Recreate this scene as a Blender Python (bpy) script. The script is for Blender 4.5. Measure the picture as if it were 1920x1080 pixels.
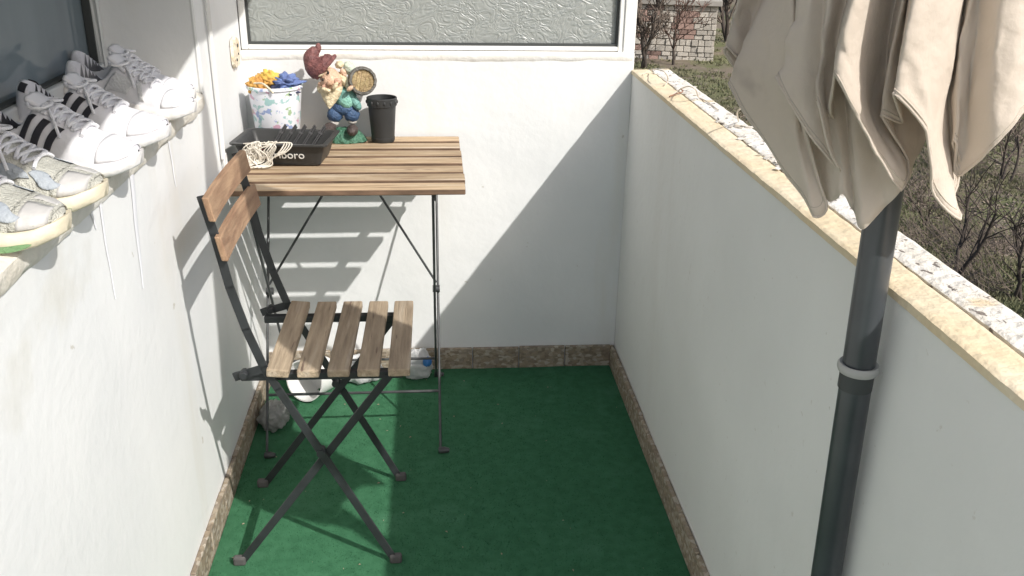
import bpy, bmesh, math, random
from mathutils import Vector, Matrix, noise
R = math.radians
random.seed(7)
for o in list(bpy.data.objects): bpy.data.objects.remove(o, do_unlink=True)
scene = bpy.context.scene
COL = scene.collection

# ------------------------------------------------------------------ camera, sky, sun, exposure
CAM = Vector((0, 0, 1.4003)); FPX = 1728.3166
CR = Vector((0.996486, -0.081883, 0.017622)); CU = Vector((0.015417, 0.386112, 0.922323)); CF = Vector((0.082327, 0.918811, -0.386018))
cd = bpy.data.cameras.new('camera'); cam = bpy.data.objects.new('camera', cd); COL.objects.link(cam)
cd.sensor_width = 36; cd.lens = FPX/1920*36; cd.clip_start = .02; cd.clip_end = 500
m = Matrix((CR, CU, -CF)).transposed().to_4x4(); m.translation = CAM
cam.matrix_world = m
scene.camera = cam

SA, SB = .735, .83                      # the sun's ray moves -SA in x and +SB in y per metre it drops
sun_dir = Vector((SA, -SB, 1)).normalized()
sun_el = math.asin(sun_dir.z); sun_az = math.atan2(sun_dir.x, sun_dir.y)
w = bpy.data.worlds.new('World'); scene.world = w; w.use_nodes = True
nt = w.node_tree
sky = nt.nodes.new('ShaderNodeTexSky'); sky.sky_type = 'NISHITA'; sky.sun_disc = False
sky.sun_elevation = sun_el; sky.sun_rotation = sun_az; sky.air_density = 1.0; sky.dust_density = 3; sky.ozone_density = .8
nt.links.new(sky.outputs[0], nt.nodes['Background'].inputs[0]); nt.nodes['Background'].inputs[1].default_value = .105
sl = bpy.data.lights.new('sun', 'SUN'); sl.energy = 3.1; sl.angle = R(.6); sl.color = (1, .96, .905)
so = bpy.data.objects.new('sun', sl); COL.objects.link(so)
so.rotation_euler = (-sun_dir).to_track_quat('-Z', 'Y').to_euler(); so.location = (3, -3, 6)
vs = scene.view_settings; vs.view_transform = 'Standard'; vs.look = 'None'; vs.gamma = 1; vs.use_curve_mapping = False; vs.exposure = .47

# ------------------------------------------------------------------ helpers
def at(px, py, ax, v):                  # photo pixel -> point on the plane axis = v
    d = CF + CR*((px-960)/FPX) + CU*((540-py)/FPX)
    return CAM + d*((v-CAM[ax])/d[ax])
def on_plane(px, py, P, n):
    d = CF + CR*((px-960)/FPX) + CU*((540-py)/FPX)
    return CAM + d*((P-CAM).dot(n)/d.dot(n))
D, XL, XR, H, SK = 2.6671, -.5286, .5765, .9596, .0762

MATS = {}
def mat(name, col, rough=.7, var=.0, scale=8, col2=None, bump=0, bscale=60, metal=0, spec=.5, stretch=(1,1,1), lo=.35, hi=.65, detail=6, objrand=0, transl=0, sheen=0, extra=None):
    if name in MATS: return MATS[name]
    M = bpy.data.materials.new(name); M.use_nodes = True; t = M.node_tree; N = t.nodes; L = t.links
    b = N['Principled BSDF']; b.inputs['Roughness'].default_value = rough; b.inputs['Metallic'].default_value = metal
    b.inputs['Specular IOR Level'].default_value = spec
    b.inputs['Base Color'].default_value = (*col, 1)
    tc = N.new('ShaderNodeTexCoord'); mp = N.new('ShaderNodeMapping'); mp.inputs['Scale'].default_value = stretch
    L.new(tc.outputs['Object'], mp.inputs[0])
    vec = mp.outputs[0]
    if objrand:
        oi = N.new('ShaderNodeObjectInfo'); va = N.new('ShaderNodeVectorMath'); va.operation = 'ADD'
        vm = N.new('ShaderNodeVectorMath'); vm.operation = 'SCALE'; vm.inputs[0].default_value = (7, 13, 5)
        L.new(oi.outputs['Random'], vm.inputs['Scale']); L.new(vec, va.inputs[0]); L.new(vm.outputs[0], va.inputs[1]); vec = va.outputs[0]
    last = None
    if col2 or var:
        c2 = col2 or tuple(max(0, c*(1-var)) for c in col)
        n = N.new('ShaderNodeTexNoise'); n.inputs['Scale'].default_value = scale; n.inputs['Detail'].default_value = detail
        L.new(vec, n.inputs['Vector'])
        r = N.new('ShaderNodeValToRGB'); r.color_ramp.elements[0].position = lo; r.color_ramp.elements[1].position = hi
        r.color_ramp.elements[0].color = (*c2, 1); r.color_ramp.elements[1].color = (*col, 1)
        L.new(n.outputs['Fac'], r.inputs[0]); last = r.outputs[0]
        if objrand:
            hs = N.new('ShaderNodeHueSaturation'); mr = N.new('ShaderNodeMapRange'); mr.inputs[3].default_value = 1-objrand; mr.inputs[4].default_value = 1+objrand
            L.new(oi.outputs['Random'], mr.inputs[0]); L.new(mr.outputs[0], hs.inputs['Value']); L.new(last, hs.inputs['Color']); last = hs.outputs[0]
        if extra: last = extra(t, vec, last)
        L.new(last, b.inputs['Base Color'])
    if bump:
        n2 = N.new('ShaderNodeTexNoise'); n2.inputs['Scale'].default_value = bscale; n2.inputs['Detail'].default_value = 5
        L.new(vec, n2.inputs['Vector'])
        bp = N.new('ShaderNodeBump'); bp.inputs['Strength'].default_value = bump; bp.inputs['Distance'].default_value = .01
        L.new(n2.outputs['Fac'], bp.inputs['Height']); L.new(bp.outputs[0], b.inputs['Normal'])
    if sheen: b.inputs['Sheen Weight'].default_value = sheen
    if transl:
        tr = N.new('ShaderNodeBsdfTranslucent'); mx = N.new('ShaderNodeMixShader'); mx.inputs[0].default_value = transl
        tr.inputs[0].default_value = (*col, 1)
        if last: L.new(last, tr.inputs[0])
        L.new(b.outputs[0], mx.inputs[1]); L.new(tr.outputs[0], mx.inputs[2]); L.new(mx.outputs[0], N['Material Output'].inputs[0])
    MATS[name] = M
    return M

def spots(colour, scale, thr, soft=.02, noise_in=True, stretch=None):
    def f(t, vec, last):
        N, L = t.nodes, t.links
        v = vec
        if stretch:
            mp = N.new('ShaderNodeMapping'); mp.inputs['Scale'].default_value = stretch; L.new(vec, mp.inputs[0]); v = mp.outputs[0]
        n = N.new('ShaderNodeTexNoise'); n.inputs['Scale'].default_value = scale; n.inputs['Detail'].default_value = 4; L.new(v, n.inputs['Vector'])
        r = N.new('ShaderNodeMapRange'); r.inputs[1].default_value = thr; r.inputs[2].default_value = thr+soft
        L.new(n.outputs['Fac'], r.inputs[0])
        mx = N.new('ShaderNodeMix'); mx.data_type = 'RGBA'; L.new(r.outputs[0], mx.inputs[0]); L.new(last, mx.inputs[6]); mx.inputs[7].default_value = (*colour, 1)
        return mx.outputs[2]
    return f
def chain(*fs):
    def f(t, vec, last):
        for g in fs: last = g(t, vec, last)
        return last
    return f

def tag(o, label=None, cat=None, group=None, kind=None):
    for k, v in (('label', label), ('category', cat), ('group', group), ('kind', kind)):
        if v: o[k] = v
    return o
def empty(name, loc=(0,0,0), label=None, cat=None, group=None):
    o = bpy.data.objects.new(name, None); COL.objects.link(o); o.location = loc; o.empty_display_size = .05
    return tag(o, label, cat, group)

class MB:
    def __init__(s): s.v = []; s.f = []; s.mi = []; s.cur = 0
    def add(s, vs, fs):
        o = len(s.v); s.v += [tuple(p) for p in vs]; s.f += [tuple(i+o for i in f) for f in fs]; s.mi += [s.cur]*len(fs); return s
    def box(s, x0, x1, y0, y1, z0, z1, M=None):
        vs = [Vector((x, y, z)) for x in (x0, x1) for y in (y0, y1) for z in (z0, z1)]
        if M: vs = [M @ p for p in vs]
        return s.add(vs, [(0,1,3,2), (4,6,7,5), (0,4,5,1), (2,3,7,6), (0,2,6,4), (1,5,7,3)])
    def bar(s, a, b, w, t, wdir):         # flat bar a->b, width w along wdir, thickness t
        a, b, wd = Vector(a), Vector(b), Vector(wdir); ax = (b-a).normalized()
        td = ax.cross(wd).normalized(); wd = td.cross(ax).normalized()
        vs = [p + wd*sw*w/2 + td*st*t/2 for p in (a, b) for sw in (-1, 1) for st in (-1, 1)]
        return s.add(vs, [(0,1,3,2), (4,6,7,5), (0,4,5,1), (2,3,7,6), (0,2,6,4), (1,5,7,3)])
    def tube(s, pts, r, n=8, closed=False, cap=True):
        pts = [Vector(p) for p in pts]; N = len(pts); rs = r if isinstance(r, (list, tuple)) else [r]*N
        o = len(s.v); fs = []; vs = []; prev = None
        for i, p in enumerate(pts):
            if closed: d = pts[(i+1) % N]-pts[i-1]
            else: d = pts[min(i+1, N-1)]-pts[max(i-1, 0)]
            d = d.normalized() if d.length > 1e-9 else Vector((0, 0, 1))
            if prev is None:
                u = d.orthogonal().normalized()
            else:
                u = (prev - d*prev.dot(d)); u = u.normalized() if u.length > 1e-6 else d.orthogonal().normalized()
            prev = u; q = d.cross(u)
            for k in range(n):
                a = 2*math.pi*k/n; vs.append(p + (u*math.cos(a)+q*math.sin(a))*rs[i])
        for i in range(N if closed else N-1):
            for k in range(n):
                a, b = i*n+k, i*n+(k+1) % n; j = ((i+1) % N)*n
                fs.append((a, b, j+(k+1) % n, j+k))
        if cap and not closed:
            fs.append(tuple(range(n-1, -1, -1))); fs.append(tuple((N-1)*n+k for k in range(n)))
        return s.add(vs, fs)
    def lathe(s, prof, n=24, M=None, jit=0):
        vs = []; fs = []
        for (r, z) in prof:
            for k in range(n):
                a = 2*math.pi*k/n; p = Vector((r*math.cos(a), r*math.sin(a), z)); vs.append(M @ p if M else p)
        for i in range(len(prof)-1):
            for k in range(n): fs.append((i*n+k, i*n+(k+1) % n, (i+1)*n+(k+1) % n, (i+1)*n+k))
        if prof[0][0] > 1e-6: fs.append(tuple(range(n-1, -1, -1)))
        if prof[-1][0] > 1e-6: fs.append(tuple((len(prof)-1)*n+k for k in range(n)))
        return s.add(vs, fs)
    def ell(s, c, r, M=None, nu=16, nv=10, nz=0, ns=20, seed=0):
        vs = []; fs = []; c = Vector(c)
        for i in range(nv+1):
            th = math.pi*i/nv
            for k in range(nu):
                a = 2*math.pi*k/nu; d = Vector((math.sin(th)*math.cos(a), math.sin(th)*math.sin(a), math.cos(th)))
                p = Vector((d.x*r[0], d.y*r[1], d.z*r[2]))
                if nz: p *= 1+nz*noise.noise(d*ns*.1+Vector((seed, seed*2, 0)))
                if M: p = M @ p
                vs.append(c+p)
        for i in range(nv):
            for k in range(nu): fs.append((i*nu+k, (i+1)*nu+k, (i+1)*nu+(k+1) % nu, i*nu+(k+1) % nu))
        return s.add(vs, fs)
    def grid(s, P, closed=False):         # P[i][j]
        ni, nj = len(P), len(P[0]); vs = [p for row in P for p in row]; fs = []
        for i in range(ni if closed else ni-1):
            for j in range(nj-1): a = i*nj+j; b = ((i+1) % ni)*nj+j; fs.append((a, b, b+1, a+1))
        return s.add(vs, fs)
    def build(s, name, M, parent=None, smooth=False, bevel=0, seg=1, solid=0, angle=40):
        me = bpy.data.meshes.new(name); me.from_pydata([tuple(p) for p in s.v], [], s.f)
        bm = bmesh.new(); bm.from_mesh(me); bmesh.ops.remove_doubles(bm, verts=bm.verts, dist=1e-6)
        bmesh.ops.recalc_face_normals(bm, faces=bm.faces); 
        if smooth:
            for f in bm.faces: f.smooth = True
            if angle:
                for e in bm.edges:
                    if len(e.link_faces) == 2 and e.calc_face_angle(0) > R(angle): e.smooth = False
        bm.to_mesh(me); bm.free()
        for q in (M if isinstance(M, (list, tuple)) else [M]): me.materials.append(q)
        if isinstance(M, (list, tuple)) and len(s.mi) == len(me.polygons):
            for i, q in enumerate(s.mi): me.polygons[i].material_index = q
        o = bpy.data.objects.new(name, me); COL.objects.link(o)
        if parent: o.parent = parent
        if bevel:
            b = o.modifiers.new('bevel', 'BEVEL'); b.width = bevel; b.segments = seg; b.limit_method = 'ANGLE'
        if solid:
            b = o.modifiers.new('solidify', 'SOLIDIFY'); b.thickness = solid; b.offset = 0
        return o
def copy_mesh(o, parent, loc=(0,0,0), rot=(0,0,0), scale=(1,1,1)):
    c = o.copy(); COL.objects.link(c); c.parent = parent; c.location = loc; c.rotation_euler = rot; c.scale = scale
    return c
def nz(x, y=0, z=0): return noise.noise(Vector((x, y, z)))
def lerp(a, b, t): return a+(b-a)*t
def curve(tab, t):                       # piecewise smooth table lookup
    for (a, va), (b, vb) in zip(tab, tab[1:]):
        if t <= b:
            u = (t-a)/(b-a) if b > a else 0; u = max(0, min(1, u)); u = u*u*(3-2*u)*.5+u*.5
            return va+(vb-va)*u
    return tab[-1][1]
def catmull(P, n, closed=False):
    out = []; N = len(P)
    rng = range(N) if closed else range(N-1)
    g = (lambda i: P[i % N]) if closed else (lambda i: P[max(0, min(N-1, i))])
    for i in rng:
        p0, p1, p2, p3 = g(i-1), g(i), g(i+1), g(i+2)
        for k in range(n):
            t = k/n; out.append(.5*((2*p1)+(p2-p0)*t+(2*p0-5*p1+4*p2-p3)*t*t+(3*p1-p0-3*p2+p3)*t**3))
    if not closed: out.append(P[-1])
    return out

# ------------------------------------------------------------------ materials
plaster = mat('white plaster', (.80, .81, .81), .85, col2=(.74, .755, .76), scale=3.5, bump=.12, bscale=38,
              extra=chain(spots((.70, .70, .67), 5, .66, .12), spots((.72, .71, .67), 2.2, .58, .25, stretch=(4, 4, .5)), spots((.60, .585, .54), 26, .74, .03)))
plaster_parapet = mat('parapet plaster', (.80, .805, .79), .85, col2=(.745, .75, .735), scale=2.6, bump=.16, bscale=30, extra=chain(spots((.72, .715, .69), 2.0, .58, .25, stretch=(3, 3, .6)), spots((.58, .565, .53), 24, .745, .03), spots((.68, .67, .64), 60, .70, .04)))
stone_sill = mat('sill stone', (.78, .76, .71), .8, col2=(.70, .66, .58), scale=14, bump=.4, bscale=70)
mortar = mat('sandy mortar', (.70, .58, .385), .9, col2=(.74, .655, .49), scale=7, bump=.45, bscale=60, extra=spots((.66, .55, .39), 16, .62, .12))
flaky = mat('flaking white paint', (.82, .80, .75), .85, col2=(.70, .66, .58), scale=14, bump=.7, bscale=70,
            extra=chain(spots((.66, .55, .38), 11, .60, .06), spots((.22, .19, .165), 75, .62, .02, stretch=(1, .6, 1))))
turf = mat('green turf', (.056, .178, .092), .95, col2=(.044, .148, .075), scale=40, bump=.5, bscale=420, spec=.1, extra=spots((.075, .208, .115), 5, .55, .2))
concrete = mat('balcony concrete', (.40, .39, .37), .9, var=.2, scale=12, bump=.3)
def chips(t, vec, last):
    N, L = t.nodes, t.links
    v = N.new('ShaderNodeTexVoronoi'); v.inputs['Scale'].default_value = 75
    mp = N.new('ShaderNodeMapping'); mp.inputs['Scale'].default_value = (1, 1, 1.7); L.new(vec, mp.inputs[0]); L.new(mp.outputs[0], v.inputs['Vector'])
    r = N.new('ShaderNodeValToRGB'); cr = r.color_ramp; cr.interpolation = 'CONSTANT'
    cr.elements[0].color = (.30, .24, .17, 1); cr.elements[1].position = .3; cr.elements[1].color = (.42, .36, .28, 1)
    for p, c in ((.5, (.20, .155, .11)), (.68, (.52, .47, .40)), (.84, (.27, .23, .19))):
        e = cr.elements.new(p); e.color = (*c, 1)
    sp = N.new('ShaderNodeSeparateColor'); L.new(v.outputs['Color'], sp.inputs[0]); L.new(sp.outputs[0], r.inputs[0])
    mx = N.new('ShaderNodeMix'); mx.data_type = 'RGBA'; mx.inputs[0].default_value = .6; L.new(last, mx.inputs[6]); L.new(r.outputs[0], mx.inputs[7])
    return mx.outputs[2]
tile_m = mat('mosaic skirting', (.36, .30, .23), .75, col2=(.22, .18, .13), scale=60, bump=.5, bscale=90, objrand=.18, extra=chips)
white_pvc = mat('white pvc', (.80, .81, .80), .45, col2=(.74, .74, .72), scale=9, bump=.05)
gasket_m = mat('dark gasket', (.05, .055, .055), .6)
steel_dark = mat('dark painted steel', (.028, .032, .035), .5, col2=(.02, .022, .024), scale=30, bump=.08, bscale=150)
rod_m = mat('grey steel rod', (.10, .105, .108), .4, col2=(.055, .058, .06), scale=25, metal=.3)
rubber_grey = mat('grey rubber foot', (.10, .095, .095), .75, var=.2, scale=40)
wood_table = mat('weathered table wood', (.50, .38, .245), .7, col2=(.29, .20, .12), scale=7, stretch=(1.1, 14, 14), bump=.35, bscale=16, objrand=.2, lo=.3, hi=.7,
                 extra=chain(spots((.56, .47, .35), 3.2, .52, .2), spots((.20, .125, .08), 9, .62, .08)))
wood_seat = mat('weathered seat wood', (.42, .335, .235), .78, col2=(.25, .195, .135), scale=7, stretch=(14, 1.1, 14), bump=.35, bscale=16, objrand=.16, lo=.3, hi=.7, extra=chain(spots((.47, .40, .31), 3.0, .54, .2), spots((.16, .11, .08), 8, .66, .06)))
wood_back = mat('reddish backrest wood', (.42, .275, .17), .7, col2=(.24, .14, .085), scale=7, stretch=(14, 1.3, 6), bump=.3, bscale=16, objrand=.08, lo=.3, hi=.7)
canvas = mat('beige canvas', (.74, .665, .58), .9, col2=(.67, .595, .51), scale=4, bump=.45, bscale=34, spec=.12, transl=.26, sheen=.1, extra=spots((.44, .38, .32), 7, .66, .1))
pole_m = mat('dark grey aluminium pole', (.055, .062, .068), .32, col2=(.04, .045, .05), scale=14, spec=.6, bump=.02)
ring_m = mat('grey plastic ring', (.42, .42, .40), .5, var=.1)

# ------------------------------------------------------------------ the setting: garden ground
GZ = -3.0
def gh(x, y):
    d = math.hypot(x, y)
    return GZ + .10*nz(x*.35, y*.35) + .05*nz(x*1.1, y*1.1, 3) if d < 60 else GZ
g = MB()
xs = [-120, -60, -30, -16, -8, -4] + [-2+.5*i for i in range(45)] + [22, 26, 32, 40, 60, 90, 140]
ys = [-60, -30, -12, -4, 0, 3] + [5+.55*i for i in range(60)] + [40, 46, 54, 66, 90, 130, 180]
g.grid([[Vector((x, y, gh(x, y))) for y in ys] for x in xs])
ground_m = mat('garden soil and turf', (.14, .148, .075), .95, col2=(.185, .155, .118), scale=.55, bump=1, bscale=6, lo=.42, hi=.58, spec=.1,
               extra=chain(spots((.24, .205, .16), 3.5, .58, .1), spots((.12, .11, .08), 9, .62, .1)))
tag(g.build('ground', ground_m, smooth=True), kind='structure')

# balcony slab
b = MB(); b.box(-.80, XR+.11, -1.6, D+.12, -.22, -.004); tag(b.build('balcony_floor', concrete), kind='structure')
b = MB(); b.box(-.80, XR+.11, -1.6, D+.12, GZ-.4, -.222); tag(b.build('storey_below', plaster), 'plain white storey wall carrying the balcony', 'wall')

# ------------------------------------------------------------------ left house wall with window
TH = .010
house = empty('house_wall', (XL, 1, 0), 'white plastered house wall with recessed window on the left', 'wall')
def P(o, par): o.parent = par; o.matrix_parent_inverse = Matrix.Translation(par.location).inverted(); return o
WX = -.728; JY = 2.18; LY = .35; ZS = .955; ZT = 2.0
b = MB()
# wall front as a finely divided sheet with slight waviness, plus solid boxes behind it
b.box(-.95, XL-.003, -1.6, D+.12, -.0, ZS-.01)
b.box(-.95, XL-.003, JY, D+.12, ZS-.01, 2.45)
b.box(-.95, XL-.003, -1.6, LY, ZS-.01, 2.45)
b.box(-.95, XL-.003, LY, JY, ZT, 2.45)
def sheet(y0, y1, z0, z1, n, k):
    rows = []
    for i in range(n+1):
        y = lerp(y0, y1, i/n); rows.append([Vector((XL+.0018*nz(y*2, lerp(z0, z1, j/k)*2, 1)+.0005*nz(y*9, lerp(z0, z1, j/k)*11, 1), y, lerp(z0, z1, j/k))) for j in range(k+1)])
    return rows
b.grid(sheet(-1.6, D, 0, ZS-.004, 110, 34)); b.grid(sheet(JY, D, ZS-.004, 2.45, 16, 40)); b.grid(sheet(-1.6, LY, ZS, 2.45, 30, 24))
P(b.build('wall_body', plaster, smooth=True), house)
b = MB(); EX, EZ = XL+.45, 1.09+.45/SA            # unseen canopy added over the window so its front edge shades the wall
b.add([(x, y, z) for y in (.30, 2.24) for (x, z) in ((XL-.002, 2.10), (EX, EZ+.02), (EX, EZ), (XL-.002, 2.075))], [(0, 1, 5, 4), (1, 2, 6, 5), (2, 3, 7, 6), (3, 0, 4, 7), (0, 3, 2, 1), (4, 5, 6, 7)])
P(b.build('added_shade_canopy', mat('shade canopy panel', (.62, .62, .60), .7, var=.06)), house)
# sill: a worn sloped slab, front edge chipped
SZ0, SZ1 = .984, 1.004; SXF = XL+.007; ALPHA = math.atan2(SZ1-SZ0, SXF-WX)
b = MB(); rows = []
n = 90
for i in range(n+1):
    y = lerp(LY+.002, JY-.003, i/n); e = .006*nz(y*9, 4)+.004*nz(y*31, 8); e2 = .004*nz(y*17, 2)
    rows.append([Vector((WX-.03, y, ZS-.008)), Vector((XL-.004+.5*e, y, ZS-.008+e2)), Vector((SXF-.004+e, y, ZS-.006+e2)), Vector((SXF+e, y, ZS+.004)), Vector((SXF+e, y, SZ0-.006+e2)), Vector((SXF-.008+e, y, SZ0+.5*e2)), Vector((lerp(SXF, WX, .5), y, lerp(SZ0, SZ1, .5)+.001*nz(y*20))), Vector((WX-.03, y, SZ1+.005))])
b.grid(rows)
b.add(rows[0], [tuple(range(8))]); b.add(rows[-1], [tuple(range(7, -1, -1))])
P(b.build('window_sill', stone_sill, smooth=True, angle=50), house)
# jamb reveal (the cheek of the recess) is the wall body's own side; thin plaster bead at the arris
b = MB(); b.tube([(XL-.002, JY+.004, z) for z in [SZ0+.01*i*8 for i in range(12)]], .006, 8); P(b.build('corner_bead', plaster, smooth=True), house)
# window
win = empty('window', (WX, 1.2, SZ1)); win.parent = house; win.matrix_parent_inverse = Matrix.Translation(house.location).inverted()
frame_grey = mat('grey white window frame', (.62, .64, .64), .5, var=.06, scale=12)
def WP(o): o.parent = win; o.matrix_parent_inverse = (Matrix.Translation(win.location)).inverted(); return o
b = MB(); zf = SZ1+.006
b.box(WX-.05, WX, JY-.024, JY-.002, zf, ZT); b.box(WX-.05, WX, LY+.002, LY+.045, zf, ZT)
b.box(WX-.05, WX, LY+.045, JY-.024, zf, zf+.044); b.box(WX-.05, WX, LY+.045, JY-.024, ZT-.045, ZT)
b.box(WX-.048, WX-.004, 1.18, 1.235, zf+.044, ZT-.045)
WP(b.build('window_frame', frame_grey, bevel=.004, seg=2))
b = MB(); b.box(WX-.034, WX-.030, LY+.045, 1.18, zf+.044, ZT-.045); b.box(WX-.034, WX-.030, 1.235, JY-.024, zf+.044, ZT-.045)
gm = mat('window glass', (.20, .245, .27), .06, col2=(.13, .165, .19), scale=5, stretch=(1, 1, .12), spec=.6, lo=.3, hi=.7)
WP(b.build('window_pane', gm))
b = MB(); b.box(WX-.028, WX-.012, JY-.030, JY-.0242, zf+.044, ZT-.045); b.box(WX-.028, WX-.012, 1.2352, 1.240, zf+.044, ZT-.045); b.box(WX-.028, WX-.012, 1.240, JY-.030, zf+.0442, zf+.049)
WP(b.build('window_gasket', gasket_m))
# paint runs on the wall below the sill
lav = mat('pale lilac paint run', (.77, .78, .82), .7, var=.04)
for k, (x0, y0, x1, y1, wd) in enumerate(((180, 352, 214, 560, .008), (243, 312, 266, 540, .018), (312, 250, 328, 350, .006), (163, 372, 178, 430, .007))):
    a, c = at(x0, y0, 0, XL), at(x1, y1, 0, XL); b = MB(); rows = []
    for i in range(13):
        s = i/12; p = a.lerp(c, s); hw = wd*(.55*(1-s)**.8+.10+.12*math.sin(s*3.1)); p.y += .004*nz(s*3, k)
        rows.append([p+Vector((.002, -hw, 0)), p+Vector((.0030, -hw*.5, 0)), p+Vector((.0034, 0, 0)), p+Vector((.0030, hw*.5, 0)), p+Vector((.002, hw, 0))])
    b.grid(rows); P(b.build('paint_run', lav, smooth=True, angle=0), house)

# raw plaster patch with screw holes
b = MB(); a = at(437, 98, 0, XL)
pts = []
for i in range(22):
    an = 2*math.pi*i/22; rr = 1+.16*nz(i*.9, 5); sx = max(-1, min(1, 1.25*math.cos(an))); sy = max(-1, min(1, 1.25*math.sin(an)))
    pts.append(Vector((0, sx*.040*rr, sy*.038*rr)))
b.add([a+p+Vector((.002, 0, 0)) for p in pts]+[a+p*.93+Vector((.010, 0, 0)) for p in pts], [(i, (i+1) % 22, 22+(i+1) % 22, 22+i) for i in range(22)]+[tuple(range(22, 44))])
patch = P(b.build('plaster_patch', mat('raw ochre plaster', (.72, .60, .42), .95, col2=(.80, .74, .62), scale=30, bump=1, bscale=60, extra=spots((.35, .22, .15), 40, .63, .05))), house)
for dy, dz, r in ((.012, .016, .005), (-.010, -.018, .004), (.016, -.006, .003)):
    b = MB(); b.lathe([(r, .0), (r, .002)], 10, Matrix.Translation(a+Vector((.0102, dy, dz))) @ Matrix.Rotation(R(90), 4, 'Y')); P(b.build('screw_hole', gasket_m), house)

# cables on the wall
b = MB()
for off in (0, .017):
    pts = []
    for i in range(30):
        z = lerp(1.95, .80, i/29); pts.append((XL+.007, 2.283+off+.003*nz(z*6, off*90)+.012*(1-i/29)**2*0, z))
    b.tube(pts, .0042, 6)
lp = [(XL+.008, 2.300+.012*math.cos(a_)-.0, .790+.022*math.sin(a_)) for a_ in [R(95+20*i) for i in range(17)]]
b.tube(lp, .0036, 6)
tag(b.build('wall_cable', mat('cable sheath', (.70, .70, .69), .5), smooth=True), 'pair of thin pale cables with a looped end down the left wall', 'cable')

# ------------------------------------------------------------------ back wall with textured glass screen
back = empty('back_wall', (0, D, 0), 'low white plastered back wall behind the table', 'wall')
BZ = 1.004; WE = at(1192, 60, 1, D+.01).x
b = MB(); b.box(XL-.003, WE, D+.004, D+.12, 0, BZ); b.box(WE, XR+.11, D+.004, D+.12, 0, H-.02)
rows = []
for i in range(61):
    x = lerp(XL-.003, XR+.0, i/60); rows.append([Vector((x, D+.002*nz(x*3, z*3, 9)+.001*nz(x*12, z*12, 9), z)) for z in [BZ*j/50 for j in range(51)]])
b.grid(rows); P(b.build('wall_body', plaster, smooth=True), back)
# uneven plaster ledge under the frame
b = MB(); rows = []
for i in range(70):
    x = lerp(XL, XR-.002, i/69); e = .0015*nz(x*14, 3)
    rows.append([Vector((x, D+.0+.003, .978+e*2)), Vector((x, D-.001+e, .984+e)), Vector((x, D-.003+e, .998+.5*e)), Vector((x, D-.001, BZ+.003)), Vector((x, D+.06, BZ+.005))])
b.grid(rows); P(b.build('plaster_ledge', mat('ledge plaster', (.80, .80, .79), .85, col2=(.76, .73, .67), scale=6, bump=.3, bscale=50), smooth=True, angle=0), back)

screen = empty('glass_screen', (0, D+.04, BZ), 'textured grey glass screen in a white frame on the back wall', 'glass screen')
FX0 = at(465, 60, 1, D+.03).x; FX1 = at(1158, 60, 1, D+.03).x; FZ = at(800, 85, 1, D+.02).z; FXE = at(1192, 60, 1, D+.01).x
b = MB()
b.box(XL, FX0, D+.008, D+.06, BZ+.006, 2.2); b.box(FX1, FXE, D+.008, D+.06, BZ-.04, 2.2)
b.box(FX0, FX1, D+.010, D+.06, BZ+.006, FZ); b.box(FX0, FX1, D+.010, D+.06, 2.13, 2.2)
b.box(FX1+.014, FXE-.012, D+.003, D+.0075, BZ-.02, 2.19)
P(b.build('frame', white_pvc, bevel=.003, seg=2), screen)
b = MB()
for (x0, x1, z0, z1) in ((FX0, FX0+.006, FZ, 2.13), (FX1-.006, FX1, FZ, 2.13), (FX0+.006, FX1-.006, FZ, FZ+.007), (FX0+.006, FX1-.006, 2.123, 2.13)): b.box(x0, x1, D+.018, D+.048, z0, z1)
P(b.build('gasket', gasket_m), screen)
fg = bpy.data.materials.new('textured glass'); fg.use_nodes = True; t = fg.node_tree; N = t.nodes; L = t.links
pb = N['Principled BSDF']; pb.inputs['Base Color'].default_value = (.50, .53, .515, 1); pb.inputs['Roughness'].default_value = .34; pb.inputs['Transmission Weight'].default_value = .45; pb.inputs['IOR'].default_value = 1.5
tc = N.new('ShaderNodeTexCoord'); mp = N.new('ShaderNodeMapping'); mp.inputs['Scale'].default_value = (1, 1, 1.5); mp.inputs['Rotation'].default_value = (0, R(28), 0); L.new(tc.outputs['Object'], mp.inputs[0])
n1 = N.new('ShaderNodeTexNoise'); n1.inputs['Scale'].default_value = 15; n1.inputs['Detail'].default_value = 2; n1.inputs['Distortion'].default_value = 2.2; L.new(mp.outputs[0], n1.inputs['Vector'])
wv = N.new('ShaderNodeMath'); wv.operation = 'PINGPONG'; wv.inputs[1].default_value = .13; L.new(n1.outputs['Fac'], wv.inputs[0])
bp = N.new('ShaderNodeBump'); bp.inputs['Strength'].default_value = .6; bp.inputs['Distance'].default_value = .020; L.new(wv.outputs[0], bp.inputs['Height']); L.new(bp.outputs[0], pb.inputs['Normal'])
b = MB(); b.box(FX0+.003, FX1-.003, D+.030, D+.036, FZ+.003, 2.127); P(b.build('glass_pane', fg), screen)

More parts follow.
